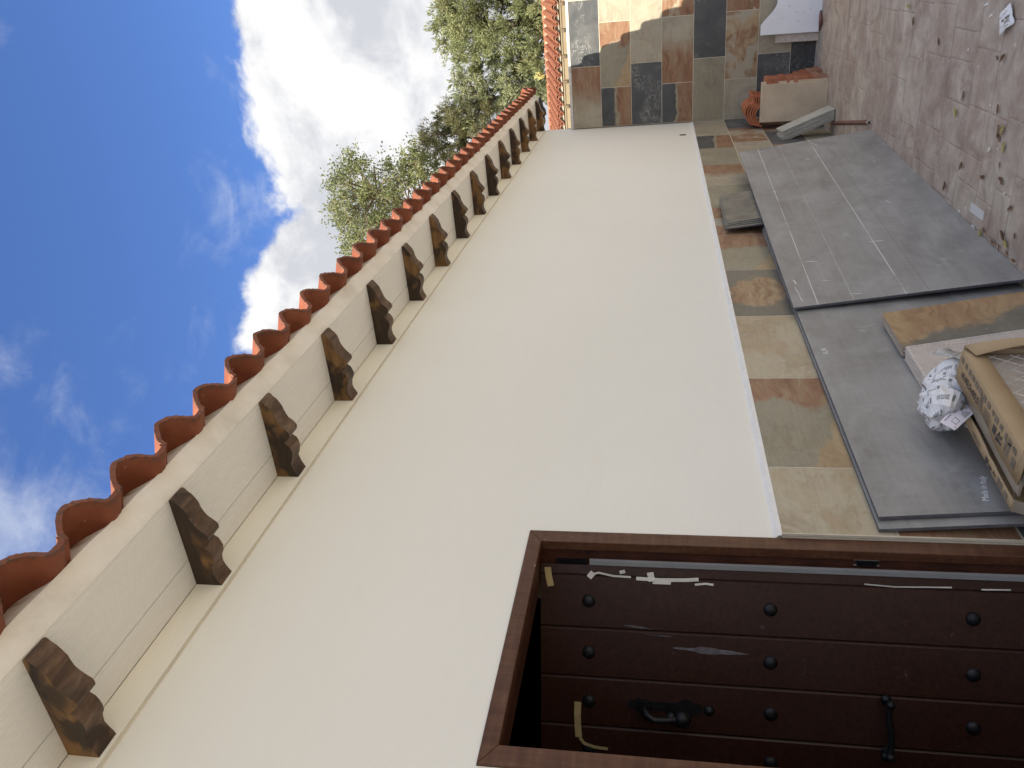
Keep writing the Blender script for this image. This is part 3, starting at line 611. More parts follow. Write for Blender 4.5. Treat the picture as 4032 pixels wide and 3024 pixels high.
# soffit: two runs of beaded boards
def fluted(y0, y1, x0, x1):
    pr = []; n = max(3, round((y1-y0)/.0128)); st = (y1-y0)/n
    for k in range(n):
        y = y0+k*st; pr += [(y+st*.10, 2.738), (y+st*.70, 2.738), (y+st*.85, 2.7394), (y+st*.99, 2.738) if k < n-1 else (y+st*.98, 2.738)]
    pr += [(y1-.0003, 2.750), (y0+.0003, 2.750)]
    return MB().extrude(pr, 0, x0, x1)
sx = [-3, -.9] + [1.027+.5431*(3*k-.0) for k in range(0, 5)] + [8.93]
for a, b in zip(sx[:-1], sx[1:]):
    fluted(-.285, -.0885, a+.0006, b-.0006).build('soffit_board', M_SOFFIT, house)
    fluted(-.0862, -.003, a+.0006, b-.0006).build('soffit_board', M_SOFFIT, house)

# carved corbels
cp = [(.004, 2.7375), (-.281, 2.7375), (-.2835, 2.734), (-.2835, 2.7265), (-.279, 2.7235), (-.273, 2.7185), (-.264, 2.710), (-.252, 2.702), (-.237, 2.6965), (-.221, 2.693), (-.206, 2.688), (-.193, 2.680), (-.183, 2.6695),
      (-.173, 2.661), (-.164, 2.657), (-.155, 2.659), (-.148, 2.665), (-.140, 2.676), (-.133, 2.685), (-.128, 2.680), (-.120, 2.671), (-.108, 2.6645), (-.094, 2.6625), (-.078, 2.666), (-.064, 2.6725), (-.052, 2.6765), (-.040, 2.677), (-.026, 2.673), (-.012, 2.666), (.004, 2.659)]
rc = random.Random(5)
for k in range(15):
    x = 1.027+.5431*k + rc.uniform(-.007, .007)
    ds = 1+.006*k
    jit = [(p_[0]*ds if p_[0] < 0 else p_[0], p_[1]+(rc.uniform(-.0014, .0014) if p_[1] < 2.73 else 0)) for p_ in cp]
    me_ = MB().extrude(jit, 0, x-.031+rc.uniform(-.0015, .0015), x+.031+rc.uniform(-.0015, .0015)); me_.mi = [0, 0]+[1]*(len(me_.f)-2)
    me_.build('corbel', [M_CORBEL, M_CORBEL_BOUNCE], house, smooth=34, origin=(x, 0, 2.7))

# the corner bracket, set on the diagonal where the eave ends
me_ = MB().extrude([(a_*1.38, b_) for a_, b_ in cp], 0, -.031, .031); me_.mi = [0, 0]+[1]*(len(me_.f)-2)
cb = me_.build('corbel', [M_CORBEL, M_CORBEL_BOUNCE], house, smooth=34, origin=(0, 0, 2.7))
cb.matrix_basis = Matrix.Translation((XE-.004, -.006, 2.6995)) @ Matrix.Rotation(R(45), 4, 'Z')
# roof tiles
SLOPE = R(16); PITCH_T = .205; TX0 = 1.865-9*PITCH_T; NT = 44
TOPP = [(-.007, .011), (.001, .029), (.012, .040), (.024, .050), (.040, .062), (.056, .0725), (.073, .0805), (.091, .0815), (.108, .076), (.121, .068), (.131, .058), (.140, .045), (.148, .025), (.154, .0115), (.165, .0095), (.180, .010), (.191, .0135), (.199, .024)]
def refine(pr):                            # a point between every two, on the smooth curve
    o_ = []
    for i in range(len(pr)-1):
        p0, p1, p2, p3 = (Vector(pr[max(0, min(len(pr)-1, i+k))]) for k in (-1, 0, 1, 2))
        o_ += [tuple(p1), tuple((p1+p2)*.5625-(p0+p3)*.0625)]
    return o_+[pr[-1]]
TOPP = refine(TOPP)
def offset(pr, t):
    q = []
    for i, p in enumerate(pr):
        a = Vector(pr[max(i-1, 0)]); b = Vector(pr[min(i+1, len(pr)-1)]); d = (b-a).normalized(); nrm = Vector((d.y, -d.x))
        q.append((p[0]+nrm.x*t, p[1]+nrm.y*t))
    return q
BOTP = offset(TOPP, .0130)
def roof_tile(seed, mat_, length=.42, rag=.0016):
    r = random.Random(seed); n = len(TOPP); v = []; ys = [0, .012, length*.5, length]
    for y in ys:
        for pr in (TOPP, BOTP):
            for p in pr:
                j = r.uniform(-rag, rag) if y < .02 else 0
                v.append((p[0], y+(r.uniform(-rag, rag)*1.3 if y == 0 else 0), p[1]+j*.6))
    f = []; W_ = 2*n
    for s in range(len(ys)-1):
        for i in range(n-1):
            a = s*W_+i; f.append([a, a+1, a+W_+1, a+W_])
            a = s*W_+n+i; f.append([a+1, a, a+W_, a+W_+1])
        f.append([s*W_, s*W_+W_, s*W_+W_+n, s*W_+n]); a = s*W_+n-1; f.append([a, a+n, a+W_+n, a+W_])
    for i in range(n-1): f.append([i+1, i, n+i, n+i+1]); a = (len(ys)-1)*W_+i; f.append([a, a+1, a+n+1, a+n])
    return mesh('roof_tile', v, f, 40, [mat_])
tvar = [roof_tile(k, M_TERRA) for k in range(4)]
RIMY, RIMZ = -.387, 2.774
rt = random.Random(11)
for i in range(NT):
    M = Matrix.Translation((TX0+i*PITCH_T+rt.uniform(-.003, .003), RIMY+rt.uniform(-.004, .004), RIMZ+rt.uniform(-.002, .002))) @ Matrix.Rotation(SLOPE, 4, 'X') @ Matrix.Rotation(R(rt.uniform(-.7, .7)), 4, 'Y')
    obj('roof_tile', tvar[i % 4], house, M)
# the rest of that roof, out of sight behind the eave row
v0 = [tuple(v.co) for v in tvar[0].vertices]; f0 = [list(p.vertices) for p in tvar[0].polygons]
fld = MB(); RUN = 3.55/math.cos(SLOPE)
for rrow in range(1, 10):
    for i in range(NT-1-(rrow > 1)):
        M = Matrix.Translation((TX0+i*PITCH_T, RIMY, RIMZ)) @ Matrix.Rotation(SLOPE, 4, 'X') @ Matrix.Translation((rt.uniform(-.003, .003), .37*rrow, .0125))
        fld.add([M @ Vector(p) for p in v0], f0)
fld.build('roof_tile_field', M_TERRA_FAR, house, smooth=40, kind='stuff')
ry, rz = RIMY+.37*10*math.cos(SLOPE), RIMZ+.37*10*math.sin(SLOPE)
MB().add([(-3, ry, rz+.03), (8.66, ry, rz+.03), (8.66, ry+3.9, rz-1.0), (-3, ry+3.9, rz-1.0), (-3, ry, rz-.06), (8.66, ry, rz-.06), (8.66, ry+3.9, rz-1.09), (-3, ry+3.9, rz-1.09)],
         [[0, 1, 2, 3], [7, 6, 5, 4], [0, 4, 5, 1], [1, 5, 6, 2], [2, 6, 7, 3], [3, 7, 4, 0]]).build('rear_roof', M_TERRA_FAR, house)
MB().add([(-3, -.20, 2.7505), (8.66, -.20, 2.7505), (8.66, ry, rz-.065), (-3, ry, rz-.065), (-3, 5.9, 2.7505), (8.66, 5.9, 2.7505)], [[0, 1, 2, 3], [3, 2, 5, 4], [1, 5, 2], [0, 3, 4]]).build('roof_deck', M_MORTAR, house)
# white mortar bedding between soffit and tiles, following the underside of each tile
def under(x):
    u = (x-TX0) % PITCH_T
    for a, b in zip(BOTP[:-1], BOTP[1:]):
        if a[0] <= u <= b[0] and b[0] > a[0]: return a[1]+(b[1]-a[1])*(u-a[0])/(b[0]-a[0])
    return .004
mbx = MB(); prev = None; K = int((8.93+.6)/.011)
for k in range(K+1):
    x = -.6+.011*k; nz = mnoise.noise(Vector((x*9, 2, 0))); nf = mnoise.noise(Vector((x*55, 7, 1)))
    zt = RIMZ+.060*math.tan(SLOPE)+max(under(x), -.004)+.006
    yb = -.3265+.004*nz+.003*nf; zb = RIMZ+.0165+.004*nf
    ring = [(x, -.2845, 2.7379+.0012*nf), (x, -.2885, 2.7405), (x, -.301+.003*nz, 2.7525+.002*nz), (x, -.314+.003*nz, 2.7700+.002*nf), (x, yb, min(zb, zt)), (x, yb+.004+.45*max(0, zt-zb), zt+.12*max(0, zt-zb)), (x, yb+.050+.45*max(0, zt-zb), zt+.014+.12*max(0, zt-zb)), (x, -.20, 2.751)]
    if prev: mbx.add(prev+ring, [[j, 8+j, 8+j+1, j+1] for j in range(7)])
    prev = ring
mbx.build('mortar_bed', M_MORTAR, house, smooth=50)
# kicked-up last tile at the far end
o = obj('roof_tile', tvar[1], house, Matrix.Translation((TX0+(NT-1)*PITCH_T+.10, RIMY+.03, RIMZ+.045)) @ Matrix.Rotation(R(22), 4, 'X') @ Matrix.Rotation(R(-24), 4, 'Y'))

# ------------------------------------------------------------------ door and frame (parts of the house)
FZ = 1.800
fr = MB()
def casing(name, pts):                     # mitred casing member
    return MB().extrude(pts, 1, -.0065, .022).build(name, M_FRAME, house, bevel=.0015)
casing('door_frame', [(DX1-.001, 0), (DX1-.001, DZ-.001), (DX1-.0495, FZ), (DX1-.0495, 0)])
casing('door_frame', [(DX0+.001, DZ-.001), (DX1-.0015, DZ-.001), (DX1-.05, FZ), (DX0+.05, FZ)])
casing('door_frame', [(DX0+.001, 0), (DX0+.0495, 0), (DX0+.0495, FZ), (DX0+.001, DZ-.0015)])
def jamb(x0, x1, z0, z1): return MB().box((x0, .0222, z0), (x1, .050, z1)).box((x0, .0502, z0), (x1, .125, z1))
jr = MB().box((1.792, .0222, 0), (1.832, .050, 1.806)).box((1.786, .0502, 0), (1.832, .125, 1.812)); jr.build('door_jamb', M_JAMB, house)
jl = MB().box((1.059, .0222, 0), (1.100, .050, 1.806)).box((1.059, .0502, 0), (1.106, .125, 1.812)); jl.build('door_jamb', M_JAMB, house)
MB().box((1.1005, .0222, 1.807), (1.7915, .125, 1.838)).build('door_head', M_JAMB, house)
MB().box((1.7765, .0525, .02), (1.7855, .0675, 1.665)).build('weather_strip', M_STRIP, house)
MB().box((1.7785, .0535, 1.672), (1.7855, .0675, 1.76)).build('hinge', M_IRON, house)
for z in (1.70, 1.672, 1.645):
    MB().ball((1.7915, .036, z), .0045, 8, 5, (.5, 1, 1)).build('screw', M_IRON, house, smooth=60)
MB().box((1.7845, .028, .905), (1.7925, .044, .955)).build('strike_hole', M_ALU, house).data.materials[0] = M_IRON
MB().box((1.790, .0265, .898), (1.7924, .0285, .962)).box((1.790, .0435, .898), (1.7924, .0455, .962)).build('strike_plate', M_ALU, house)
MB().extrude([(DX1+.0005, -.0118), (DX1+.014, -.0118), (DX1+.006, -.0185), (DX1+.0005, -.019)], 2, 0, Z5-.002).build('sealant', M_CAULK, house)
# leaf: hinged on the right, standing open inward by 63 degrees
HO = Vector((1.782, .0690, 0)); TH = R(63)
ld = Vector((-math.cos(TH), math.sin(TH), 0)); ln = Vector((-math.sin(TH), -math.cos(TH), 0))      # along the leaf, and out of its outer face
LM = frame_M(HO, -ld, (0, 0, 1))           # local x towards the hinge, y up, z out of the outer face
def leafM(s, z, d=0): return LM @ Matrix.Translation((-s, z, d))
LW, LZ0, LZ1 = .700, .012, 1.806
v, f = boxg((-LW, LZ0, -.040), (-.0005, LZ1, -.0072))
door = obj('door', mesh('door', v, f, None, [M_DOOR]), house, LM)
sb = [.0, .031, .182, .321, .459, .597, .700]
for a, b in zip(sb[:-1], sb[1:]):
    w_ = b-a-.0016; h_ = LZ1-LZ0
    vv = [(-w_/2, -h_/2, -.007), (w_/2, -h_/2, -.007), (w_/2, h_/2, -.007), (-w_/2, h_/2, -.007)]
    c = .0045 if a > .01 else .002
    ring = lambda i, z: [(-w_/2+i, -h_/2, z), (w_/2-i, -h_/2, z), (w_/2-i, h_/2, z), (-w_/2+i, h_/2, z)]
    vs = ring(0, -.0071)+ring(0, -.0045)+ring(c, 0)
    fs = [[0, 1, 5, 4], [1, 2, 6, 5], [2, 3, 7, 6], [3, 0, 4, 7], [4, 5, 9, 8], [5, 6, 10, 9], [6, 7, 11, 10], [7, 4, 8, 11], [8, 9, 10, 11]]
    obj('plank', mesh('plank', vs, fs, None, [M_DOOR]), door, leafM((a+b)/2, (LZ0+LZ1)/2))
K_ = 1.031                                  # this face lies a touch farther back than first measured
stud_me = None
for zz in (1.669, 1.175, .668, .16):
    for s in (.105, .250, .389, .524, .655):
        if stud_me is None:
            b = MB().ball((0, 0, 0), .0185, 20, 7, (1, 1, .62), half=True); stud_me = mesh('stud', b.v, b.f, 60, [M_IRON])
        obj('stud', stud_me, door, leafM(s, zz, 0))
# knocker: lobed back plate, hinge block, curved arm and ball
kp = MB(); ks = .388
def lp(s, z, d): return LM @ Vector((-s, z, d))
prof = []
for z, wd in ((1.560, .004), (1.552, .013), (1.543, .011), (1.536, .016), (1.526, .021), (1.515, .016), (1.500, .0125), (1.46, .0115), (1.425, .0125), (1.410, .020), (1.398, .024), (1.386, .017), (1.378, .011), (1.370, .015), (1.362, .012), (1.355, .003)): prof.append((z, wd))
pl_ = [(-ks+wd, z) for z, wd in prof]+[(-ks-wd, z) for z, wd in reversed(prof)]
n = len(pl_); vs = [(x, y, .0003) for x, y in pl_]+[(x, y, .006) for x, y in pl_]
obj('knocker_plate', mesh('knocker_plate', vs, [list(range(n, 2*n))[::-1], [*range(n)]]+[[i, n+i, n+(i+1) % n, (i+1) % n] for i in range(n)], 40, [M_IRON]), door, LM)
kb = MB(); kb.box((-.016, -.012, .004), (.016, .012, .030), M=leafM(ks, 1.512)); kb.tube([lp(ks-.020, 1.512, .028), lp(ks+.020, 1.512, .028)], .009, 10)
kb.build('knocker_hinge', M_IRON, door, smooth=40)
ka = MB(); ka.tube([lp(ks+.004, 1.512, .032), lp(ks+.012, 1.505, .052), lp(ks+.016, 1.485, .060), lp(ks+.017, 1.455, .056), lp(ks+.016, 1.430, .046)], [.010, .0115, .010, .009, .012], 10)
ka.ball(lp(ks+.016, 1.412, .042), .0235, 16, 10); ka.ball(lp(ks+.012, 1.441, .044), .0145, 12, 8); ka.ball(lp(ks+.028, 1.402, .05), .010, 10, 6)
ka.build('knocker_arm', M_IRON, door, smooth=60)
b = MB(); b.ball(lp(.391, 1.337, .0005), .0145, 18, 6, (1, 1, 1), M=LM, half=False); b.tube([lp(.391, 1.337, 0), lp(.391, 1.337, .012)], .0085, 14); b.build('peephole', M_STRIP, door, smooth=50).data.materials[0] = M_IRON
hb = MB(); zh = .879
pts = [lp(.330+.139*t, zh+.004*math.sin(7*t), .034) for t in [0, .1, .25, .5, .75, .9, 1]]
hb.tube(pts, [.010, .0075, .0085, .0095, .0085, .0075, .010], 10)
for s in (.331, .468): hb.tube([lp(s, zh+.001, .0), lp(s, zh, .012), lp(s, zh, .034)], [.014, .0085, .009], 10); hb.ball(lp(s, zh, .036), .0115, 12, 7)
for s in (.324, .475): hb.ball(lp(s, zh+.006, .012), .012, 10, 6, (1, 1, 1))
hb.build('pull_handle', M_IRON, door, smooth=50)
# tape left by the decorators
def tape(pts, wd, mt, name='masking_tape', lift=.0016):
    v = []; f = []; rr = random.Random(len(pts)*7+int(wd*1e4))
    for i, (s, z) in enumerate(pts):
        a = Vector(pts[max(0, i-1)]); b_ = Vector(pts[min(len(pts)-1, i+1)]); d = (b_-a).normalized(); nr = Vector((-d.y, d.x))*wd/2
        dz_ = lift+rr.uniform(0, .004)
        v += [(-(s+nr.x), z+nr.y, dz_), (-(s-nr.x), z-nr.y, dz_+rr.uniform(0, .002))]
    f = [[2*i, 2*i+1, 2*i+3, 2*i+2] for i in range(len(pts)-1)]
    vb = [(x, y, z-.0006) for x, y, z in v]; nn_ = len(v)
    f += [[nn_+i for i in reversed(q)] for q in f[:]]
    obj(name, mesh(name, v+vb, f, None, [mt]), door, LM)
tape([(.392, 1.700), (.43, 1.701), (.46, 1.700), (.492, 1.698)], .019, M_TAPE)
tape([(.490, 1.694), (.505, 1.682), (.512, 1.662), (.515, 1.640), (.517, 1.615)], .009, M_TAPE, lift=.006)
tape([(.012, 1.785), (.035, 1.783), (.066, 1.776)], .019, M_TAPE)
tape([(.030, 1.665), (.022, 1.64), (.030, 1.60), (.031, 1.55)], .006, M_TAPEW, 'torn_tape')
tape([(.022, 1.655), (.038, 1.668)], .016, M_TAPEW, 'torn_tape')
tape([(.012, 1.575), (.022, 1.572)], .016, M_TAPEW, 'torn_tape', .004)
tape([(.016, 1.497), (.030, 1.494), (.040, 1.492)], .018, M_TAPEW, 'torn_tape', .004)
tape([(.034, 1.535), (.036, 1.47), (.034, 1.40), (.030, 1.365)], .010, M_TAPEW, 'torn_tape')
tape([(.044, 1.49), (.044, 1.44)], .008, M_TAPEW, 'torn_tape')
tape([(.045, 1.375), (.041, 1.345), (.043, 1.325)], .006, M_TAPEW, 'torn_tape')
tape([(.024, .935), (.028, .86), (.026, .78), (.024, .72)], .004, M_TAPEW, 'torn_tape')
tape([(.026, .65), (.024, .58)], .004, M_TAPEW, 'torn_tape')
# dried plaster smears
def smear(s0, z0, ln_, wd, ang, seed, k=.0006):
    r = random.Random(seed); n = 12; up = []; dn = []
    for i in range(n+1):
        t = i/n; ww = wd*math.sin(math.pi*min(1, t*1.1+.02))*r.uniform(.45, 1)
        s = s0+math.sin(ang)*ln_*t; z = z0-math.cos(ang)*ln_*t
        up.append((-(s+ww*.5), z, k)); dn.append((-(s-ww*.5), z, k))
    v = up+dn; f = [[i, i+1, n+1+i+1, n+1+i] for i in range(n)]
    obj('plaster_smear', mesh('plaster_smear', v, f, None, [M_SMEAR]), door, LM)
M_SMEAR = plain('dusty_smear', (.125, .115, .125), .45, 25, .8, .15)
smear(.224, 1.435, .225, .022, .03, 2); smear(.168, 1.57, .085, .010, .09, 3); smear(.190, 1.52, .10, .004, .04, 9)
# ------------------------------------------------------------------ the tiled garden wall across the end of the patio
gw = thing('garden_wall', (L+.07, -2.0, 0), 'garden wall faced with large slate-look tiles at the end of the patio, half in sun', 'wall')
TW = 2.343
MB().box((L+.0014, -6.0, -.05), (L+.17, -.0115, 2.340)).box((L+.0105, -6.0, 2.341), (L+.17, -.0015, 2.352)).build('wall_core', M_GROUT, gw)
rm = MB(); prev = None                      # rough white rim above the top course
for k in range(91):
    y = -.003-6*k/90; a = .004*mnoise.noise(Vector((y*9, 4, 1))); b_ = .006*mnoise.noise(Vector((y*4, 9, 1)))
    ring = [(L+.002+a, y, TW+.004), (L-.001+a, y, TW+.014), (L+.002+a, y, 2.370+b_), (L+.03, y, 2.376+b_), (L+.175, y, 2.372), (L+.175, y, 2.353)]
    if prev: rm.add(prev+ring, [[j, 6+j, 6+j+1, j+1] for j in range(5)])
    prev = ring
rm.build('wall_rim', M_RIM, gw, smooth=45)
def on_side(y, z, flip):
    M = frame_M((L+.005+random.uniform(-.0006, .0006), y, z), (0, -1, 0), (0, 0, 1))
    return M @ Matrix.Rotation(math.pi, 4, 'Z') if flip else M
JA = [.0125, .6016, 1.2076, 1.8136, 2.42, 3.03]; JB = [.0125, .390, .996, 1.602, 2.208, 2.81]
side = [('A', ['rusttop', 'dark', 'beige', 'rust', 'grey']), ('B', ['darkrust', 'rustgrey', 'rusttop', 'beige', 'dark']), ('A', ['dark', 'beige', 'rust', 'grey', 'dark']),
        ('B', ['darkrust', 'rusttop', 'rust', 'beige', 'grey']), ('A', ['grey', 'dark', 'beige', 'rust', 'grey']), ('B', ['beige', 'swirl', 'rust', 'dark', 'beige']),
        ('A', ['dark', 'beige', 'grey', 'rust', 'dark']), ('B', ['black', 'black', 'rust', 'beige', 'grey'])]
zt = [TW, Z5+3*ROW, Z5+2*ROW, Z5+ROW, Z5, Z5-ROW, Z5-2*ROW, Z5-3*ROW, .004]
for r_, (ab, kinds) in enumerate(side):
    J = JA if ab == 'A' else JB
    tile_row(gw, zt[r_+1], zt[r_], J, kinds, lambda y, z, fl: on_side(-y, z, fl), flips=(1,) if (r_ == 3) else ())

# ------------------------------------------------------------------ the neighbour's house beyond, in full sun
NX = 17.0
nh = thing('neighbour_house', (NX+3, 0, 0), 'neighbouring house with sunlit orange tiled roof and cream box gutter beyond the tiled wall', 'house')
MB().box((NX+.35, -4.0, -.05), (NX+7.2, 4.0, 3.40)).build('wall', M_FARWALL, nh)
MB().box((NX+.10, -4.2, 3.34), (NX+.349, 4.2, 3.40)).build('eave_board', M_FARWALL, nh)
MB().box((NX+.03, -2.4, 3.402), (NX+.30, 2.65, 3.425)).build('eave_mortar', M_FARMORTAR, nh)
plug = MB()
for i in range(-11, 13):
    y = -.088+.1878*i; plug.box((NX+.045, y-.128, 3.4255), (NX+.12, y-.012, 3.462)).box((NX+.05, y-.108, 3.4622), (NX+.12, y-.045, 3.478))
plug.build('tile_plug', M_FARMORTAR, nh, kind='stuff')
# box gutter with rolled lip and clips
gp = [(NX+.095, 3.20), (NX-.055, 3.20), (NX-.06, 3.33), (NX-.075, 3.345), (NX-.075, 3.365), (NX-.05, 3.372), (NX-.045, 3.36), (NX-.043, 3.215), (NX+.083, 3.215), (NX+.083, 3.36), (NX+.095, 3.36)]
gut = MB().extrude([(p[0], p[1]) for p in gp], 1, -4.2, 4.2).build('gutter', M_GUTTER, nh)
for k in range(-8, 9):
    y = .06+.4726*k - .09
    b = MB(); b.box((NX-.085, y-.028, 3.285), (NX-.0605, y+.028, 3.300)).box((NX-.088, y-.028, 3.300), (NX-.0765, y+.028, 3.370)).box((NX-.0765, y-.028, 3.3725), (NX+.02, y+.028, 3.381)).box((NX-.0885, y+.0285, 3.29), (NX-.062, y+.036, 3.374))
    b.build('gutter_bracket', M_GUTTER_D, gut)
# tiles: one object each
fv = []
for q in range(3):
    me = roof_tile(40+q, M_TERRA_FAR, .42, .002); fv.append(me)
NP = .1878; RISE = .70; NS = math.atan2(RISE, 3.75); rowL = .352; NROWS = 11
for i in range(-13, 15):
    for j in range(NROWS):
        y = -.088+NP*i + rt.uniform(-.004, .004)
        base = Vector((NX+.0, y, 3.405)); d = Vector((math.cos(NS), 0, math.sin(NS)))
        M = frame_M(base+d*(rowL*j+rt.uniform(-.008, .008))+Vector((0, 0, .024*(j > 0))), (0, -1, 0), d) @ Matrix.Diagonal((NP/PITCH_T, 1, 1.15, 1)) @ Matrix.Rotation(R(-3.2), 4, 'X')
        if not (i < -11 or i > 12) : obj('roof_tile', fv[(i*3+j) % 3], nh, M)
RZ = 3.405+RISE*NROWS*rowL*math.cos(NS)/3.75; RX = NX+NROWS*rowL*math.cos(NS)
mbx = MB(); prev = None
for k in range(161):                       # mortar below the ridge
    y = -2.4+5.0*k/160; a = .025*mnoise.noise(Vector((y*6, 1, 3)))+.02*math.sin((y+.088)/NP*2*math.pi)
    ring = [(RX-.06+a, y, RZ-.005), (RX-.05, y, RZ+.060+a*.3), (RX+.02, y, RZ+.085), (RX+.3, y, RZ+.07)]
    if prev: mbx.add(prev+ring, [[j, j+1, 4+j+1, 4+j] for j in range(3)])
    prev = ring
mbx.build('ridge_mortar', M_FARMORTAR, nh, smooth=50)
rp_ = [(math.cos(math.pi*t/8)*.11, math.sin(math.pi*t/8)*.070) for t in range(9)]
b = MB(); pr2 = rp_+[(p[0]*.88, p[1]*.86) for p in reversed(rp_)]
nn_ = len(pr2); vs = [(p[0], 0, p[1]) for p in pr2]+[(p[0]*.86, .46, p[1]*.86) for p in pr2]
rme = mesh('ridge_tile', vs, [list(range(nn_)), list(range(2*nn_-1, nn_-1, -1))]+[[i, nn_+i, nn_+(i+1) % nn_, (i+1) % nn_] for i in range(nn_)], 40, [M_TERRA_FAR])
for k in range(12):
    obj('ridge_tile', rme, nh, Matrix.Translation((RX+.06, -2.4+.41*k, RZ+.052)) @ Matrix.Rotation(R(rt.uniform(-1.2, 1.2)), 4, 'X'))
MB().add([(NX+.03, -2.35, 3.400), (NX+.03, 2.6, 3.400), (RX+.06, 2.6, RZ-.02), (RX+.06, -2.35, RZ-.02), (RX+4.2, 2.6, 3.3), (RX+4.2, -2.35, 3.3)], [[3, 2, 1, 0], [2, 3, 5, 4]]).build('roof_deck', M_FARWALL, nh)
# a tuft of succulent growing on that ridge
wd = thing('succulent_tuft', (RX+.06, .70, RZ+.15), 'small yellow-green succulent tuft growing on the ridge of the sunlit roof', 'plant')
stm = MB(); lvs = MB(); rw = random.Random(8)
for k in range(16):
    a = rw.uniform(0, 6.28); h = rw.uniform(.10, .25); rr = rw.uniform(.02, .12)
    top = Vector((RX+.06+rr*math.cos(a), .70+rr*math.sin(a)*.8, RZ+.14+h))
    stm.tube([(RX+.06+rw.uniform(-.02, .02), .70+rw.uniform(-.03, .03), RZ+.15), tuple(top*.5+Vector((RX+.06, .7, RZ+.16))*.5+Vector((0, 0, .02))), tuple(top)], [.007, .006, .005], 5)
    for q in range(5):
        lvs.ball(top+Vector((rw.uniform(-.012, .012), rw.uniform(-.012, .012), -q*.018+.02)), .011, 5, 4, (1, 1, 1.5))
stm.build('stem', M_WEED, wd); lvs.build('foliage', M_WEED, wd, kind='stuff')

# ------------------------------------------------------------------ large porcelain sheets leaning on the dado
def sheet(name, corner_bot_near, along, up, w_, h_, t, mats, label, cat, group=None, c=.0012, off=0.0, **kw):
    M0 = frame_M(corner_bot_near, along, up)
    ez = Vector((M0[0][2], M0[1][2], M0[2][2]))
    M = M0 @ Matrix.Translation((w_/2, h_/2, off))
    o = obj(name, plate(w_, h_, t, mats, c), None, M)
    return tag(o, label, cat, group)
PM = [M_PORC_B, M_PORC_EDGE]
GP = 'large grey porcelain sheets leaning on the wall'
sheet('porcelain_sheet', (1.861, -.100, .001), (1, 0, 0), (0, .082, .887), 2.83, .892, .011, PM, 'long grey porcelain sheet leaning on the dado, rearmost one nearest the door', 'stone sheet', GP)
shB = sheet('porcelain_sheet', (1.893, -.117, .001), (1, 0, 0), (0, .082, .885), 2.80, .888, .011, PM, 'long grey porcelain sheet stamped in white, behind the small tile stacks and nearest the door', 'stone sheet', GP)
shA = sheet('porcelain_sheet', (3.365, -.163, .001), (2.745, -.108, 0), (0.004, .108, .897), 2.79, .905, .012, [M_PORC, M_PORC_EDGE], 'big grey porcelain sheet with faint white lines, in front and farthest from the door', 'stone sheet', GP)
text_strokes('Made in Italy', .0235, WM[shB] @ Matrix.Translation((-1.294, .150, .0058)) @ Matrix.Rotation(R(-14), 4, 'Z'), M_CHALK, 'stamp', shB)
def marks(sh, spots, size):
    for (x, y, t, mt, rot) in spots: text_strokes(t, size, WM[sh] @ Matrix.Translation((x, y, .0064)) @ Matrix.Rotation(R(rot), 4, 'Z'), mt, 'stamp', sh)
marks(shB, [(-.343, .400, 'ALIA', M_CHALK, 3)], .030)
# chalky chips and scratch marks on the front sheet
chip = MB(); rq = random.Random(21)
for x, y, l_, a in ((-1.31, .41, .07, 5), (-1.22, .415, .10, 6), (-1.12, .41, .05, 5), (-1.33, .19, .05, 70), (-.75, -.02, .06, 80), (.9, .05, .05, 20), (-.2, -.2, .05, 15), (1.25, -.05, .10, 12), (1.30, .30, .035, 60), (.3, .33, .03, 30), (-.9, .30, .045, 75), (-1.15, .28, .04, 60), (.6, -.3, .04, 10)):
    M = WM[shA] @ Matrix.Translation((x, y, .0062)) @ Matrix.Rotation(R(a), 4, 'Z')
    w2 = rq.uniform(.0016, .004)
    vs = [M @ Vector((l_*(i/5-.5), s*w2*rq.uniform(.3, 1), 0)) for i in range(6) for s in (-1, 1)]
    chip.add(vs, [[2*i, 2*i+2, 2*i+3, 2*i+1] for i in range(5)])
chip.build('scratch', M_CHALK, shA, kind='stuff')

# dark stone slabs standing behind the big sheet
GD = 'dark grey stone slabs standing behind the big sheet'
names = ('front one of the upright dark grey slabs behind the big sheet', 'second of the upright dark grey slabs behind the big sheet', 'third of the upright dark grey slabs behind the big sheet', 'rearmost of the upright dark grey slabs, against the dado')
for k in range(4):
    up = Vector((-.018-.008*k, .152-.012*k, 1.083)); dx = (.0, -.018, -.030, -.055)[k]
    sheet('stone_slab', (4.705+dx, -.205+.0165*k, .001), (.60, -.012, 0), up, .60, 1.092+.006*(k > 1), .0095, [M_PORC_DARK, M_PORC_EDGE], names[k], 'stone slab', GD)

# slate-look tiles on end, leaning on the sheet
GS = 'slate-look tiles standing on end by the carton'
for k, (kd, lb) in enumerate((('browndark', 'brown and dark slate-look tile, front of its short stack leaning on the grey sheet'), ('rustgrey', 'middle tile of the slate-look stack leaning on the grey sheet'), ('beige', 'rearmost tile of the slate-look stack leaning on the grey sheet'))):
    o = sheet('spare_tile', (2.838-.004*k, -.205+.0125*k, .001), (.313, -.006, 0), (0, .098, .602), .308, .606, .0095, [S[kd], M_BISCUIT], lb, 'tile', GS)
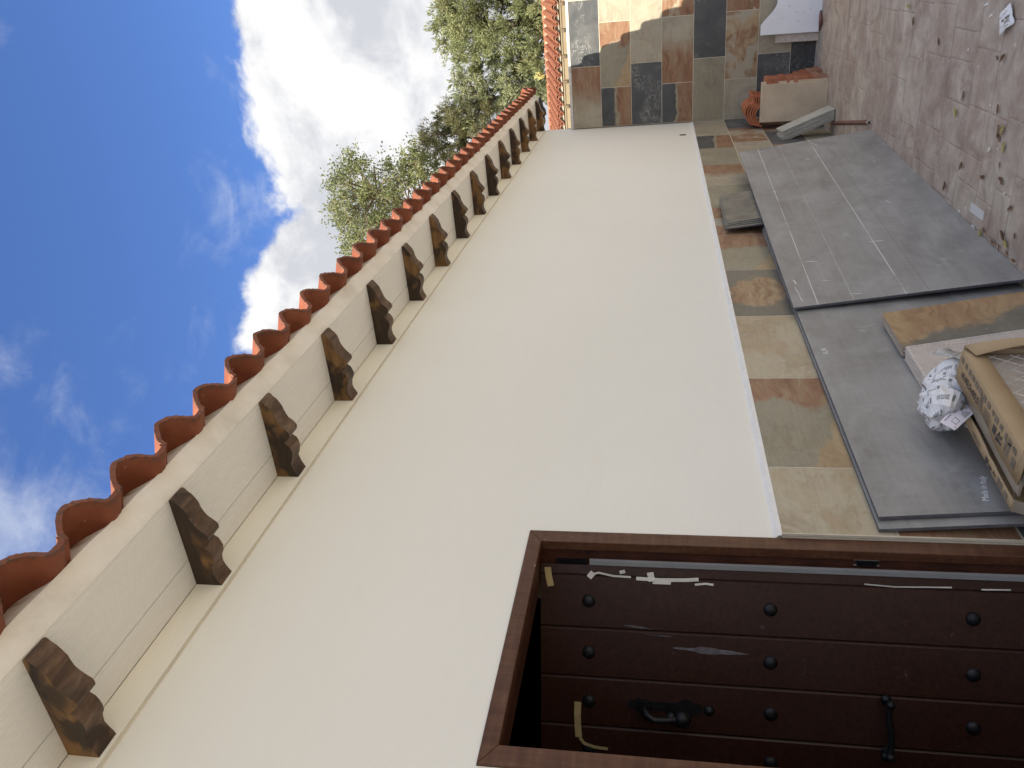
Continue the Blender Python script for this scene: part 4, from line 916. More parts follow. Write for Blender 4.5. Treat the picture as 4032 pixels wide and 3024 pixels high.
# tiles with their ribbed backs showing
GB = 'pale tiles with ribbed backs showing'
for k in range(4):
    lb = ('pinkish tile showing its ribbed back, foremost of the pale stack under the wrapping', 'second pale tile from the front of the ribbed stack', 'third pale tile from the front of the ribbed stack', 'rearmost pale tile of the ribbed stack, against the grey sheet')[k]
    o = sheet('spare_tile', (2.515-.012*(k > 1), -.212+.0128*k, .001), (.298, -.006, 0), (0, .100, .600), .298, .604, .0095, [M_BISCUIT, M_RIB], lb, 'tile', GB)
    if k == 0:
        rb = MB(); M = WM[o]
        for q in range(96):
            c = -.30+q*.0098
            pts = []
            for yy in (-.298, .298): pts.append((c-(yy)*.55, yy))
            # clip to the tile face
            (xa, ya), (xb, yb) = pts
            def clip(xa, ya, xb, yb):
                t0, t1 = 0, 1
                for lo, hi, p, d in ((-.139, .139, xa, xb-xa), (-.292, .292, ya, yb-ya)):
                    if d == 0: continue
                    ta, tb = sorted(((lo-p)/d, (hi-p)/d)); t0, t1 = max(t0, ta), min(t1, tb)
                return (t0, t1) if t1 > t0 else None
            r_ = clip(xa, ya, xb, yb)
            if not r_: continue
            for (s0, s1) in ((0, .22), (.27, .52), (.56, .80), (.84, 1)):
                ta, tb = r_[0]+(r_[1]-r_[0])*s0, r_[0]+(r_[1]-r_[0])*s1
                A = Vector((xa+(xb-xa)*ta, ya+(yb-ya)*ta, .0047)); B_ = Vector((xa+(xb-xa)*tb, ya+(yb-ya)*tb, .0047)); s = Vector((.0013, .0007, 0)); h = Vector((0, 0, .0010))
                rb.add([M @ p for p in (A-s, A+s, B_+s, B_-s, A-s*.5+h, A+s*.5+h, B_+s*.5+h, B_-s*.5+h)], [[0, 1, 5, 4], [1, 2, 6, 5], [2, 3, 7, 6], [3, 0, 4, 7], [4, 5, 6, 7]])
        for x0, x1, y0, y1 in ((-.146, .146, .2935, .2975), (-.146, -.142, -.29, .293), (.142, .146, -.29, .293)):
            rb.box((x0, y0, .0047), (x1, y1, .0067), M=M)
        rb.build('ribs', M_RIB, o, kind='stuff')

# ------------------------------------------------------------------ carton of square tiles
ct = thing('tile_carton', (2.05, -.25, 0), 'torn brown cardboard tile carton with printed flaps standing against the grey sheets', 'carton')
CX0, CX1 = 1.800, 2.290; CZ = .600
def cy_front(x): return -.345+.131*(2.274-x)      # the carton stands a little askew
CM = frame_M((2.274, -.345, 0), (-1, .131, 0), (0, 0, 1))   # local: x to the left along the front face, y up, z towards the viewer (out)
CM = frame_M((1.800, cy_front(1.800), 0), (1, -.131, 0), (0, 0, 1)); CWd = .497
def C(x, y, z): return CM @ Vector((x, y, z))
def cbox(a, b, mb=None): return (mb or MB()).box(a, b, M=CM)
# the tiles inside: the front one shows a waffle back
cbox((.012, .004, -.016), (CWd-.012, CZ-.012, -.006)).build('tile', M_BISCUIT_D, ct)
wf = MB()
for k in range(-14, 24):
    for sgn in (1, -1):
        x0 = k*.045; pts = []
        A = (x0, .004) if sgn > 0 else (x0, .004); Bq = (x0+sgn*.42, .58)
        t0, t1 = 0, 1
        for lo, hi, p, d in ((.016, CWd-.016, A[0], Bq[0]-A[0]), (.006, CZ-.055, A[1], Bq[1]-A[1])):
            ta, tb = sorted(((lo-p)/d, (hi-p)/d)); t0, t1 = max(t0, ta), min(t1, tb)
        if t1 <= t0: continue
        P0 = Vector((A[0]+(Bq[0]-A[0])*t0, A[1]+(Bq[1]-A[1])*t0, -.006)); P1 = Vector((A[0]+(Bq[0]-A[0])*t1, A[1]+(Bq[1]-A[1])*t1, -.006))
        s = Vector((.0016, -.0012*sgn, 0)); h = Vector((0, 0, .0016+.0002*sgn))
        wf.add([CM @ p for p in (P0-s, P0+s, P1+s, P1-s, P0-s*.4+h, P0+s*.4+h, P1+s*.4+h, P1-s*.4+h)], [[0, 1, 5, 4], [1, 2, 6, 5], [2, 3, 7, 6], [3, 0, 4, 7], [4, 5, 6, 7]])
cbox((.02, CZ-.0215, -.132), (CWd-.02, CZ-.0145, -.040)).build('liner', M_CARD_IN, ct)
wf.build('waffle_ribs', M_RIB_D, ct, kind='stuff')
for k in range(1, 8):
    cbox((.014, .006, -.016-.0115*k-.0098), (CWd-.014+.002*(k % 2), CZ-.022-.004*(k % 3), -.0165-.0115*k)).build('tile', M_BISCUIT, ct)
def bent(name, rows, mats=M_CARD, thick=.003):     # folded sheet from rows of points (local), with thickness
    n = len(rows[0]); v = []; f = []
    for r_ in rows: v += [C(*p) for p in r_]
    for i in range(len(rows)-1):
        for j in range(n-1): f.append([i*n+j, i*n+j+1, (i+1)*n+j+1, (i+1)*n+j])
    me = mesh(name, v, f, 35, [mats]); o = obj(name, me, ct)
    sd = o.modifiers.new('thickness', 'SOLIDIFY'); sd.thickness = thick; sd.offset = 0
    return o
# front flap: tan turn-down over the face, rounded printed edge, printed top
rj = random.Random(4)
K = 14
def row(fn): return [fn(CWd*k/K, k) for k in range(K+1)]
tornz = [rj.uniform(-.006, .006) for _ in range(K+1)]
rows = [row(lambda x, k: (x, CZ-.056-(.004*math.sin(x*9)), .0035)), row(lambda x, k: (x, CZ-.012, .0055)), row(lambda x, k: (x, CZ-.002, .004)), row(lambda x, k: (x, CZ+.001, -.004)), row(lambda x, k: (x, CZ+.0015, -.030)),
        row(lambda x, k: (x, CZ+.001+.003*math.sin(x*13), -.075-(.018 if k > 9 else 0)+tornz[k]))]
fl = bent('front_flap', rows)
rows = [row(lambda x, k: (x, CZ-.002+.002*math.sin(11*x), -.128+tornz[K-k]*.6)), row(lambda x, k: (x, CZ, -.150)), row(lambda x, k: (x, CZ-.004, -.166)), row(lambda x, k: (x, CZ-.03, -.169)), row(lambda x, k: (x, .01, -.170))]
rf = bent('rear_flap', rows)
# right-hand rim bulging away from the tiles
rows = [[(CWd+.002, CZ-.002-t*.60, .004), (CWd+.003, CZ-.002-t*.60, .012+.030*math.sin(math.pi*min(1, t*1.5+.05))), (CWd-.045+.03*t, CZ-.020-t*.57, .008+.040*math.sin(math.pi*min(1, t*1.4+.04)))] for t in [i/12 for i in range(13)]]
bent('side_rim', rows)
rows = [[(CWd+.0035, CZ-.004-t*.59, .002), (CWd+.0045, CZ-.004-t*.59, -.08), (CWd+.0035, CZ-.004-t*.59, -.168)] for t in (0, .5, 1)]
bent('side_panel', rows)
# torn left end
rt2 = random.Random(9)
for k, (y0, zz, w2) in enumerate(((CZ-.004, -.02, .05), (CZ-.016, -.06, .055), (CZ-.05, -.10, .07), (CZ-.012, -.145, .045), (CZ-.09, -.03, .06))):
    rows = [[(.03-t*.075+.012*math.sin(5*t+k), y0-.03*t*t+.012*math.sin(9*t+k*2), zz+w2*(s-.5)*(1-.35*t)+.008*math.sin(7*s+k)) for s in [q/4 for q in range(5)]] for t in [q/4 for q in range(5)]]
    bent('torn_flap', rows, M_CARD if k % 2 == 0 else M_CARD_IN, .0025)
# print on the flaps (flat ink)
def ink(name, par, rects, mt, y=CZ+.0044):
    b = MB()
    for x0, z0, x1, z1 in rects: b.add([C(x0, y, z0), C(x1, y, z0), C(x1, y, z1), C(x0, y, z1)], [[0, 1, 2, 3]])
    return b.build(name, mt, par, kind='stuff')
topM = lambda x, z, rot=0, y=CZ+.0046: frame_M(C(x, y, z), CM.to_3x3() @ Vector((-1, 0, 0)), CM.to_3x3() @ Vector((0, 0, 1))) @ Matrix.Rotation(R(rot), 4, 'Z')
text_strokes('ul.60,5x60,5', .030, topM(.385, -.052), M_INK, 'print', fl)
text_strokes('A+', .026, topM(.145, -.040), M_INK, 'print', fl)
r3 = random.Random(12)
ink('print', fl, [(.270+.0*q, -.066+.0095*q, .215+.006*(q % 2), -.0625+.0095*q) for q in range(4)], M_INK_SOFT)
ink('print', fl, [(.308, -.062+.007*q, .285-.004*r3.random(), -.058+.007*q) for q in range(6)], M_INK_SOFT)
ink('print', fl, [(.195, -.058, .172, -.036), (.166, -.067, .128, -.050)], M_INK)
ink('print', fl, [(.112, -.064, .100, -.022), (.095, -.06, .082, -.018), (.060, -.062, .036, -.034)], M_INK_SOFT)
ink('print', fl, [(CWd-.01-.032*q-.012*r3.random(), -.022-.004*r3.random(), CWd-.034-.032*q, -.008) for q in range(14)], M_INK_SOFT)
text_strokes('A+', .018, topM(.120, -.146, y=CZ+.0035), M_INK, 'print', rf)
ink('print', rf, [(.30+.0*q, -.158+.007*q, .235+.006*(q % 2), -.1555+.007*q) for q in range(3)], M_INK_SOFT, CZ+.0032)
ink('print', rf, [(.19, -.156, .17, -.140), (.163, -.156, .142, -.146)], M_INK, CZ+.0032)
ink('print', rf, [(.098, -.158, .086, -.134), (.080, -.156, .066, -.134), (.05, -.156, .03, -.138)], M_INK_SOFT, CZ+.0032)

# crumpled printed wrapping stuffed between the tile tops and the carton
BC = Vector((2.338, -.170, .606)); BA = Vector((.925, -.03, -.36)).normalized(); BB = Vector((0, 1, 0)); BB = (BB-BA*BB.dot(BA)).normalized(); BN = BA.cross(BB)
def blob(d):
    d = Vector(d).normalized()
    a, b_, c = d.dot(BA), d.dot(BB), d.dot(BN)
    k = 1/((abs(a)/.185)**2.4+(abs(b_)/.078)**2.4+(abs(c)/.066)**2.4)**(1/2.4)
    q = d*1.0
    def fold(f, o): return abs(mnoise.noise(q*f+Vector((o, o*2, 3))))-.22
    k *= 1+.46*fold(1.9, 1)+.30*fold(3.8, 5)+.14*fold(7, 9)
    if a < -.55: k *= 1-.25*(-a-.55)
    return BC+d*k
NU, NV = 26, 17; vs = []; uv = []
for j in range(NV+1):
    th = math.pi*(.001+.998*j/NV)
    for i in range(NU+1):
        ph = 2*math.pi*i/NU
        d = BA*math.cos(th)+(BB*math.cos(ph)+BN*math.sin(ph))*math.sin(th)
        vs.append(blob(d)); uv.append((i/NU*1.15, j/NV*.95))
fc = [[j*(NU+1)+i, (j+1)*(NU+1)+i, (j+1)*(NU+1)+i+1, j*(NU+1)+i+1] for j in range(NV) for i in range(NU)]
wp = obj('wrapping_paper', mesh('wrapping_paper', vs, fc, None, [M_WRAP], None, uv), None)
tag(wp, 'crumpled white wrapping paper with rows of small print, lying on the tiles and carton', 'wrapping')
lc = Vector((-.87, -.42, .30)).normalized()
# the label: a stiff printed sheet facing out of the bundle's lower end
LA, LB, LC_, LD = Vector((2.126, -.205, .690)), Vector((2.260, -.207, .588)), Vector((2.176, -.205, .586)), Vector((2.079, -.205, .665))
def lpt(a, b_):
    p = (LD*(1-b_)+LC_*b_)*(1-a)+(LA*(1-b_)+LB*b_)*a
    return p+lc*(.010*math.sin(a*3+b_*2)+.006*math.sin(b_*5))
g = [[lpt(a/7, b_/9) for b_ in range(10)] for a in range(8)]
lb = MB(); lb.add([p for r_ in g for p in r_], [[a*10+b_, (a+1)*10+b_, (a+1)*10+b_+1, a*10+b_+1] for a in range(7) for b_ in range(9)])
lab = lb.build('label', M_LABEL, wp)
def lab_ink(cells, mt, nm='print'):
    b = MB()
    for (a0, b0, a1, b1) in cells:
        q = []
        for aa, bb in ((a0, b0), (a1, b0), (a1, b1), (a0, b1)):
            A = aa*7; Bb = bb*9; ia, ib = min(int(A), 6), min(int(Bb), 8); fa, fb = A-ia, Bb-ib
            q.append(g[ia][ib]*(1-fa)*(1-fb)+g[ia+1][ib]*fa*(1-fb)+g[ia][ib+1]*(1-fa)*fb+g[ia+1][ib+1]*fa*fb+lc*.0015)
        b.add(q, [[0, 1, 2, 3]])
    b.build(nm, mt, lab, kind='stuff')
lab_ink([(.80, .12+.07*q, .88, .165+.07*q) for q in range(4)]+[(.74, .50+.07*q, .88, .535+.07*q) for q in range(3)]+[(.55, .70, .70, .86)]+[(.15+.09*q, .62, .19+.09*q, .92-.05*q) for q in range(4)], M_INK_SOFT)
lab_ink([(.20, .22, .22, .42), (.55, .22, .57, .42), (.20, .22, .57, .24), (.20, .40, .57, .42)], M_INK)
lab_ink([(.10, .10, .16, .15)], M_RED)
# grey film tangled with the paper, with a tail hanging over the carton
fm = MB(); prev = None
for k in range(19):
    t = k/18; c = Vector((2.47-.17*t, -.262-.010*math.sin(t*5), .585-.03*t+.02*math.sin(t*9))); w2 = .034*(1-.6*t)+.006
    ring = [c+Vector((w2*.3*math.sin(6*t+q), -.012*abs(math.sin(3*t+q*2)), w2*(q/3-.5)*1.5)) for q in range(4)]
    if prev: fm.add(prev+ring, [[q, q+1, 5+q, 4+q] for q in range(3)])
    prev = ring
ff = fm.build('plastic_film', M_FILM, None, smooth=60); ff.modifiers.new('thickness', 'SOLIDIFY').thickness = .0006
tag(ff, 'strip of greyish plastic film caught between the crumpled wrapping and the carton', 'plastic film')
tl = MB(); prev = None
for k in range(15):
    t = k/14; c = Vector((2.205-.115*t, -.150+.028*t, .575-.05*t-.02*t*t)); w2 = .020*(1-.55*t)+.004*math.sin(k*2.1)
    ring = [c+Vector((.006*math.sin(k*1.7+q*2), -.006*abs(math.sin(k+q)), w2*(q-1))) for q in range(3)]
    if prev: tl.add(prev+ring, [[q, q+1, 4+q, 3+q] for q in range(2)])
    prev = ring
t_ = tl.build('trailing_end', M_WRAP, wp); t_.modifiers.new('thickness', 'SOLIDIFY').thickness = .0006
# ------------------------------------------------------------------ things stacked in the far corner
def leanM(o, ex, ey): return frame_M(o, ex, ey)
# bricks
bm_ = MB()
def brick_mesh(lx, ly, lz, seed):
    r = random.Random(seed); b = MB()
    b.box((0, 0, 0), (lx, ly, lz))
    for k in range(3):
        z0 = lz*(.14+.27*k); b.box((.006, -.0045, z0), (lx-.004, 0-.0002, z0+lz*.13))
    me = mesh('brick', b.v, b.f, None, [M_BRICK]); return me
bms = [brick_mesh(.24, .36, .0565, s) for s in range(2)]
rb_ = random.Random(14)
pos = ('lowest', 'second from the ground', 'third from the ground', 'fourth from the ground', 'fifth from the ground', 'sixth from the ground', 'seventh from the ground', 'second from the top', 'topmost')
for k in range(9):
    o = obj('brick', bms[k % 2], None, Matrix.Translation((7.885+rb_.uniform(0, .018), -.447+rb_.uniform(-.010, .012)+.006*(k > 6), .002+.058*k)) @ Matrix.Rotation(R(rb_.uniform(-1.5, 1.5)), 4, 'Z'))
    tag(o, f'red hollow brick behind the pale ceramic boards, {pos[k]} in its stack', 'brick', 'red bricks stacked behind the ceramic boards')
pos2 = ('lowest', 'second', 'third', 'fourth', 'topmost')
for k in range(5):
    o = obj('brick', bms[k % 2], None, Matrix.Translation((8.165+rb_.uniform(0, .015), -.470+.012*k+rb_.uniform(-.006, .006), .002+.058*k)) @ Matrix.Rotation(R(rb_.uniform(-1.5, 1.5)), 4, 'Z'))
    tag(o, f'red hollow brick by the foot of the tiled wall, {pos2[k]} of the rear low stack', 'brick', 'red bricks stacked behind the ceramic boards')
# curved roof tiles lying nested on the bricks
spare = roof_tile(77, M_NEWTILE, .34, .001)
for k in range(5):
    # profile runs along -Y, length along +X
    M = frame_M((7.93+rb_.uniform(-.008, .008)+.006*k, -.035-.004*k, .530+.0215*k), (0, -1, 0), (1, 0, 0)) @ Matrix.Diagonal((1.28, 1, 1, 1))
    M = Matrix.Translation(Vector((0, 0, 0))) @ M @ Matrix.Diagonal((1, 1, -1, 1)) if False else M
    o = obj('spare_roof_tile', spare, None, M)
    tag(o, f'curved terracotta roof tile lying on the bricks, {("lowest", "second", "middle", "fourth", "uppermost")[k]} of the nested five', 'roof tile', 'curved roof tiles stacked on the bricks')
# ceramic boards
def ceramic(o, ex, ey, w_, h_, t, label):
    M = frame_M(o, ex, ey); b = MB(); b.box((0, 0, 0), (w_, h_, t)); 
    b.add([(x, y, z) for (x, y, z) in boxg((.004, h_*.815, t), (w_-.004, h_*.825, t+.0025))[0]], boxg((0, 0, 0), (1, 1, 1))[1])
    ob = obj('ceramic_board', mesh('ceramic_board', b.v, b.f, None, [M_CERAMIC]), None, M)
    bv = ob.modifiers.new('edge', 'BEVEL'); bv.width = .003; bv.segments = 2
    return tag(ob, label, 'ceramic board', 'pale ceramic boards in the corner')
# face looks towards -X; local x runs up, local y runs to +Y... z out (-X)
ceramic((7.845, -.078, .002), (.035, 0, .553), (0, -1, 0), .552, .328, .024, 'front pale ceramic board standing on end before the bricks')
ceramic((7.871, -.072, .002), (.035, 0, .568), (0, -1, 0), .566, .352, .020, 'rear pinkish ceramic board squeezed between the front board and the bricks')
# bundle of pale stone strips leaning on the dado
e_up = Vector((-.06, .150, .415)); e_al = Vector((1, 0, .145))
for k in range(6):
    t = .0145; base = Vector((7.425, -.222+.0163*k, .004))
    M = frame_M(base, e_al, e_up); h = .455-.004*(k % 3)+.006*(k == 0)
    b = MB(); b.box((.0+.003*(k % 2), 0, 0), (.175, h, t))
    ob = obj('stone_strip', mesh('stone_strip', b.v, b.f, None, [M_PLANK]), None, M)
    bv = ob.modifiers.new('edge', 'BEVEL'); bv.width = .0018; bv.segments = 1
    tag(ob, f'pale grey stone strip, {("outermost", "second", "third", "fourth", "fifth", "innermost")[k]} of the bundle leaning in the corner', 'stone strip', 'pale stone strips bundled in the corner')
rg = MB(); prev = None; Ms = frame_M(Vector((7.425, -.222, .004)), e_al, e_up)
for k in range(10):
    t = k/9; ring = [Ms @ Vector((.035+.05*t+.012*math.sin(5*t), .40-.17*t, .0158+.010*abs(math.sin(4*t+q)))) + Vector((0, 0, 0)) + (Ms.to_3x3() @ Vector((.014*(q-1)*(1-t*.3), 0, 0))) for q in range(3)]
    if prev: rg.add(prev+ring, [[q, q+1, 4+q, 3+q] for q in range(2)])
    prev = ring
# angle profile on the floor
am = frame_M((6.216, -.315, .002), (1.226, .204, 0), (0, 0, 1)); ab = MB()
ab.extrude([(-.0, 0), (.0, .0)], 0, 0, 1) if False else None
tri = [(-.018, 0), (0, .020), (.018, 0), (.0155, 0), (0, .0172), (-.0155, 0)]
v = [am @ Vector((x, p[1], p[0])) for x in (0, 1.24) for p in tri]
ab.add(v, [[i, (i+1) % 6, 6+(i+1) % 6, 6+i] for i in range(6)]+[[0, 1, 4, 5], [1, 2, 3, 4], [11, 10, 7, 6], [10, 9, 8, 7]])
ang = ab.build('metal_angle', M_ANGLE, None); tag(ang, 'brown metal angle strip lying on the floor with a bright cut end', 'metal strip')
eb = MB(); v = [am @ Vector((x, p[1]*1.02+.0004, p[0]*1.03)) for x in (-.002, .035) for p in tri]
eb.add(v, [[i, (i+1) % 6, 6+(i+1) % 6, 6+i] for i in range(6)]+[[0, 1, 4, 5], [1, 2, 3, 4], [11, 10, 7, 6], [10, 9, 8, 7]]); eb.build('cut_end', M_ALU, ang)
# white board with a scooped corner
bo = [(0, 0), (.47, 0), (.47, .395), (.268, .395), (.232, .410), (.200, .432), (.170, .460), (.140, .489), (.112, .515), (.088, .534), (0, .534)]
Mw = frame_M((8.418, -.772, .003), (0, -1, 0), (.075, 0, .53)); b = MB(); n = len(bo)
b.add([(x, y, z) for z in (0, .010) for x, y in bo], [list(range(n-1, -1, -1)), list(range(n, 2*n))]+[[i, (i+1) % n, n+(i+1) % n, n+i] for i in range(n)])
wb_ = obj('white_board', mesh('white_board', b.v, b.f, None, [M_BOARD]), None, Mw); tag(wb_, 'white board with a scooped corner leaning on the tiled wall', 'board')
hl = MB()
for x, y in ((.13, .33), (.18, .22), (.31, .335), (.30, .27), (.10, .20), (.17, .15), (.36, .10), (.235, .29), (.20, .10)): hl.add([(x-.003, y-.003, .0104), (x+.003, y-.003, .0104), (x+.003, y+.004, .0104), (x-.003, y+.004, .0104)], [[0, 1, 2, 3]])
obj('screw_mark', mesh('screw_mark', hl.v, hl.f, None, [M_INK_SOFT]), wb_, Mw, kind='stuff')
# tile with a latticed back behind it
Mt = frame_M((8.478, -.690, .004), (0, -1, 0), (.05, 0, .385)); tb = obj('spare_tile', plate(.385, .390, .0095, [M_BISCUIT, M_RIB]), None, Mt @ Matrix.Translation((.192, .195, 0)))
tag(tb, 'tile showing its latticed back, half hidden behind the white board', 'tile')
lt = MB()
for k in range(-18, 20):
    for sg in (1, -1):
        A = (k*.024, -.19); Bq = (k*.024+sg*.38, .19); t0, t1 = 0, 1
        for lo, hi, p, d in ((-.186, .186, A[0], Bq[0]-A[0]), (-.189, .189, A[1], Bq[1]-A[1])):
            ta, tb_ = sorted(((lo-p)/d, (hi-p)/d)); t0, t1 = max(t0, ta), min(t1, tb_)
        if t1 <= t0: continue
        P0 = Vector((A[0]+(Bq[0]-A[0])*t0, A[1]+(Bq[1]-A[1])*t0, .0047)); P1 = Vector((A[0]+(Bq[0]-A[0])*t1, A[1]+(Bq[1]-A[1])*t1, .0047)); s = Vector((.0022, -.0022*sg, 0)); h = Vector((0, 0, .0014+.0002*sg))
        lt.add([WM[tb] @ p for p in (P0-s, P0+s, P1+s, P1-s, P0+h-s*.6, P0+h+s*.6, P1+h+s*.6, P1+h-s*.6)], [[0, 1, 5, 4], [1, 2, 6, 5], [2, 3, 7, 6], [3, 0, 4, 7], [4, 5, 6, 7]])
lt.build('lattice_ribs', M_RIB, tb, kind='stuff')
# curved terracotta shard at the foot of the white board
sh = MB(); prev = None
for k in range(12):
    t = k/11; y = -.775-.175*t; xx = 8.40-.055*math.sin(math.pi*min(1, t*1.15))
    ring = [(xx, y, .004), (xx-.006, y, .012+.012*math.sin(math.pi*t)), (xx+.012, y, .022+.014*math.sin(math.pi*t)), (xx+.020, y, .004)]
    if prev: sh.add(prev+ring, [[q, (q+1) % 4, 4+(q+1) % 4, 4+q] for q in range(4)])
    prev = ring
shd = sh.build('terracotta_shard', M_ANGLE, None); tag(shd, 'dark red curved shard on the floor along the foot of the white board', 'shard')

# ------------------------------------------------------------------ litter on the floor
pv = []; NPp = 8
A, Bq, Cc, Dd = Vector((4.009, -1.163, .012)), Vector((4.134, -1.112, .002)), Vector((4.042, -1.027, .020)), Vector((3.95, -1.087, .004))
for i in range(NPp+1):
    for j in range(NPp+1):
        u, v_ = i/NPp, j/NPp
        p = A*(1-u)*(1-v_)+Bq*u*(1-v_)+Cc*u*v_+Dd*(1-u)*v_
        p.z += .012*math.sin(u*3.1)*math.sin(v_*2.4)+.006*mnoise.noise(Vector((u*4, v_*4, 1)))+.004; pv.append(p)
pf = [[i*(NPp+1)+j, (i+1)*(NPp+1)+j, (i+1)*(NPp+1)+j+1, i*(NPp+1)+j+1] for i in range(NPp) for j in range(NPp)]
pp = obj('paper_sheet', mesh('paper_sheet', pv, pf, 60, [M_PAPER]), None); pp.modifiers.new('thickness', 'SOLIDIFY').thickness = .0006
tag(pp, 'small white printed paper curled on the bare floor', 'paper')
pi = MB(); r5 = random.Random(6)
def ppt(u, v_):
    p = A*(1-u)*(1-v_)+Bq*u*(1-v_)+Cc*u*v_+Dd*(1-u)*v_
    p.z += .012*math.sin(u*3.1)*math.sin(v_*2.4)+.006*mnoise.noise(Vector((u*4, v_*4, 1)))+.0056; return p
for rr_, (v0_, h_, lo, hi, dens_) in enumerate(((.22, .05, .15, .62, .7), (.30, .05, .3, .75, .9), (.50, .10, .12, .55, .9), (.64, .09, .1, .45, .8), (.78, .03, .1, .7, .6), (.88, .03, .2, .6, .6))):
    u = lo
    while u < hi:
        w2 = r5.uniform(.03, .08)
        if r5.random() < dens_: pi.add([ppt(u, v0_), ppt(u+w2, v0_), ppt(u+w2, v0_+h_), ppt(u, v0_+h_)], [[0, 1, 2, 3]])
        u += w2+.015
pi.build('print', M_INK_SOFT, pp, kind='stuff')
pc = MB(); pm = frame_M((4.1, -.275, .002), (-.17, -.002, 0), (0, 1, 0))
pc.extrude([(-.0, .0), (.042, .0), (.042, .010), (.036, .016), (.020, .010), (.008, .018), (.0, .012)], 0, 0, .175); pc.v = [pm @ Vector((q.x, q.y, q.z)) if False else pm @ Vector((q.x, q.y-.015, q.z)) for q in pc.v]
pcl = pc.build('plastic_profile', M_PLASTIC, None); tag(pcl, 'short piece of clear white plastic profile on the floor beside the grey sheet', 'plastic piece')
def curled(lx, wx, seed, mt):
    r = random.Random(seed); b = MB(); n = 7; cur = r.uniform(.25, .6); tw = r.uniform(-.5, .5); rows = []
    for i in range(n):
        t = i/(n-1); w2 = wx*math.sin(math.pi*(t*.94+.03))**.75; z = .003+cur*lx*(t-.5)**2+.004*r.random()
        for s in (-1, -.5, 0, .5, 1): rows.append((lx*(t-.5), s*w2/2+.1*lx*math.sin(3*t+seed), z+abs(s)**1.5*w2*cur*.7+tw*s*(t-.5)*.012))
    f = [[i*5+j, (i+1)*5+j, (i+1)*5+j+1, i*5+j+1] for i in range(n-1) for j in range(4)]
    return mesh('leaf', rows, f, 70, [mt])
lm = [curled(.062, .024, s, M_DRY) for s in range(4)]; ly = [curled(.05, .026, 20+s, M_YEL) for s in range(2)]
rl = random.Random(17)
dry = [(4.909, -.944), (3.916, -.652), (4.289, -.423), (3.645, -.38), (4.079, -.937), (4.425, -.732), (3.959, -.738), (3.792, -.464), (3.508, -.199), (3.687, -.197), (4.001, -.944), (4.005, -.437), (4.48, -.278), (3.90, -.63), (5.43, -1.015),
       (3.60, -.20), (3.75, -.205), (3.84, -.52), (3.66, -.26), (3.48, -.17), (3.55, -.29), (3.88, -.22)]
for k, (x, y) in enumerate(dry):
    s = rl.uniform(.45, .95)
    o = obj('dry_leaf', lm[k % 4], None, Matrix.Translation((x, y, .001)) @ Matrix.Rotation(rl.uniform(0, 6.28), 4, 'Z') @ Matrix.Diagonal((s, s, s, 1)))
    tag(o, 'small curled brown leaf lying on the stamped concrete floor', 'leaf', 'dry brown leaves scattered on the floor')
for k, (x, y) in enumerate([(4.473, -.647), (3.828, -.6), (3.895, -.196), (3.87, -.665), (5.555, -1.088), (3.62, -.235)]):
    o = obj('yellow_leaf', ly[k % 2], None, Matrix.Translation((x, y, .001)) @ Matrix.Rotation(rl.uniform(0, 6.28), 4, 'Z'))
    tag(o, 'small yellowed leaf lying on the stamped concrete floor', 'leaf', 'yellowed leaves scattered on the floor')
def chipm(seed, r):
    q = random.Random(seed); b = MB(); b.ball((0, 0, r*.4), r, 6, 4, (1, q.uniform(.5, .9), .5)); b.v = [p*q.uniform(.75, 1.2) for p in b.v]; return mesh('chip', b.v, b.f, None, [M_BEAD])
cm = [chipm(s, .012) for s in range(3)]
for k, (x, y, s) in enumerate([(4.07, -.739, .6), (3.988, -.56, 1.0), (4.463, -.939, .6), (4.229, -.212, .7), (4.32, -.19, .6), (3.95, -.19, .5), (3.74, -.42, .6), (3.90, -.58, .5), (4.30, -.88, .4), (3.5, -.19, .5), (6.9, -.70, .7), (7.2, -.62, .6), (4.15, -.25, .5), (5.2, -.83, .5)]):
    o = obj('plaster_chip', cm[k % 3], None, Matrix.Translation((x, y, .0)) @ Matrix.Rotation(k*1.3, 4, 'Z') @ Matrix.Diagonal((s, s, s, 1)))
    tag(o, 'tiny white plaster chip on the stamped concrete floor', 'plaster chip', 'white plaster chips scattered on the floor')
b = MB(); g2 = 5
b.add([(4.005+.035*(i/g2-.5)+.004*math.sin(j*2), -.186+.035*(j/g2-.5)+.003*math.sin(i*3), .008+.008*math.sin(i*1.7)*math.cos(j*1.3)) for i in range(g2+1) for j in range(g2+1)], [[i*(g2+1)+j, (i+1)*(g2+1)+j, (i+1)*(g2+1)+j+1, i*(g2+1)+j+1] for i in range(g2) for j in range(g2)])
scp = b.build('paper_scrap', M_PAPER, None); scp.modifiers.new('thickness', 'SOLIDIFY').thickness = .0006; tag(scp, 'torn white paper scrap on the floor at the edge of the grey sheet', 'paper')
for k, (x, y, rz_, ln_, lbl) in enumerate(((4.32, -1.143, .2, .045, 'white sliver on the floor, larger of the two beside the printed paper'), (4.245, -1.10, .35, .035, 'white sliver on the floor, smaller of the two beside the printed paper'))):
    b = MB(); b.box((-ln_/2, -.004, 0), (ln_/2, .004, .003)); o = obj('plaster_sliver', mesh('plaster_sliver', b.v, b.f, None, [M_BEAD]), None, Matrix.Translation((x, y, .001)) @ Matrix.Rotation(rz_, 4, 'Z')); tag(o, lbl, 'plaster sliver')
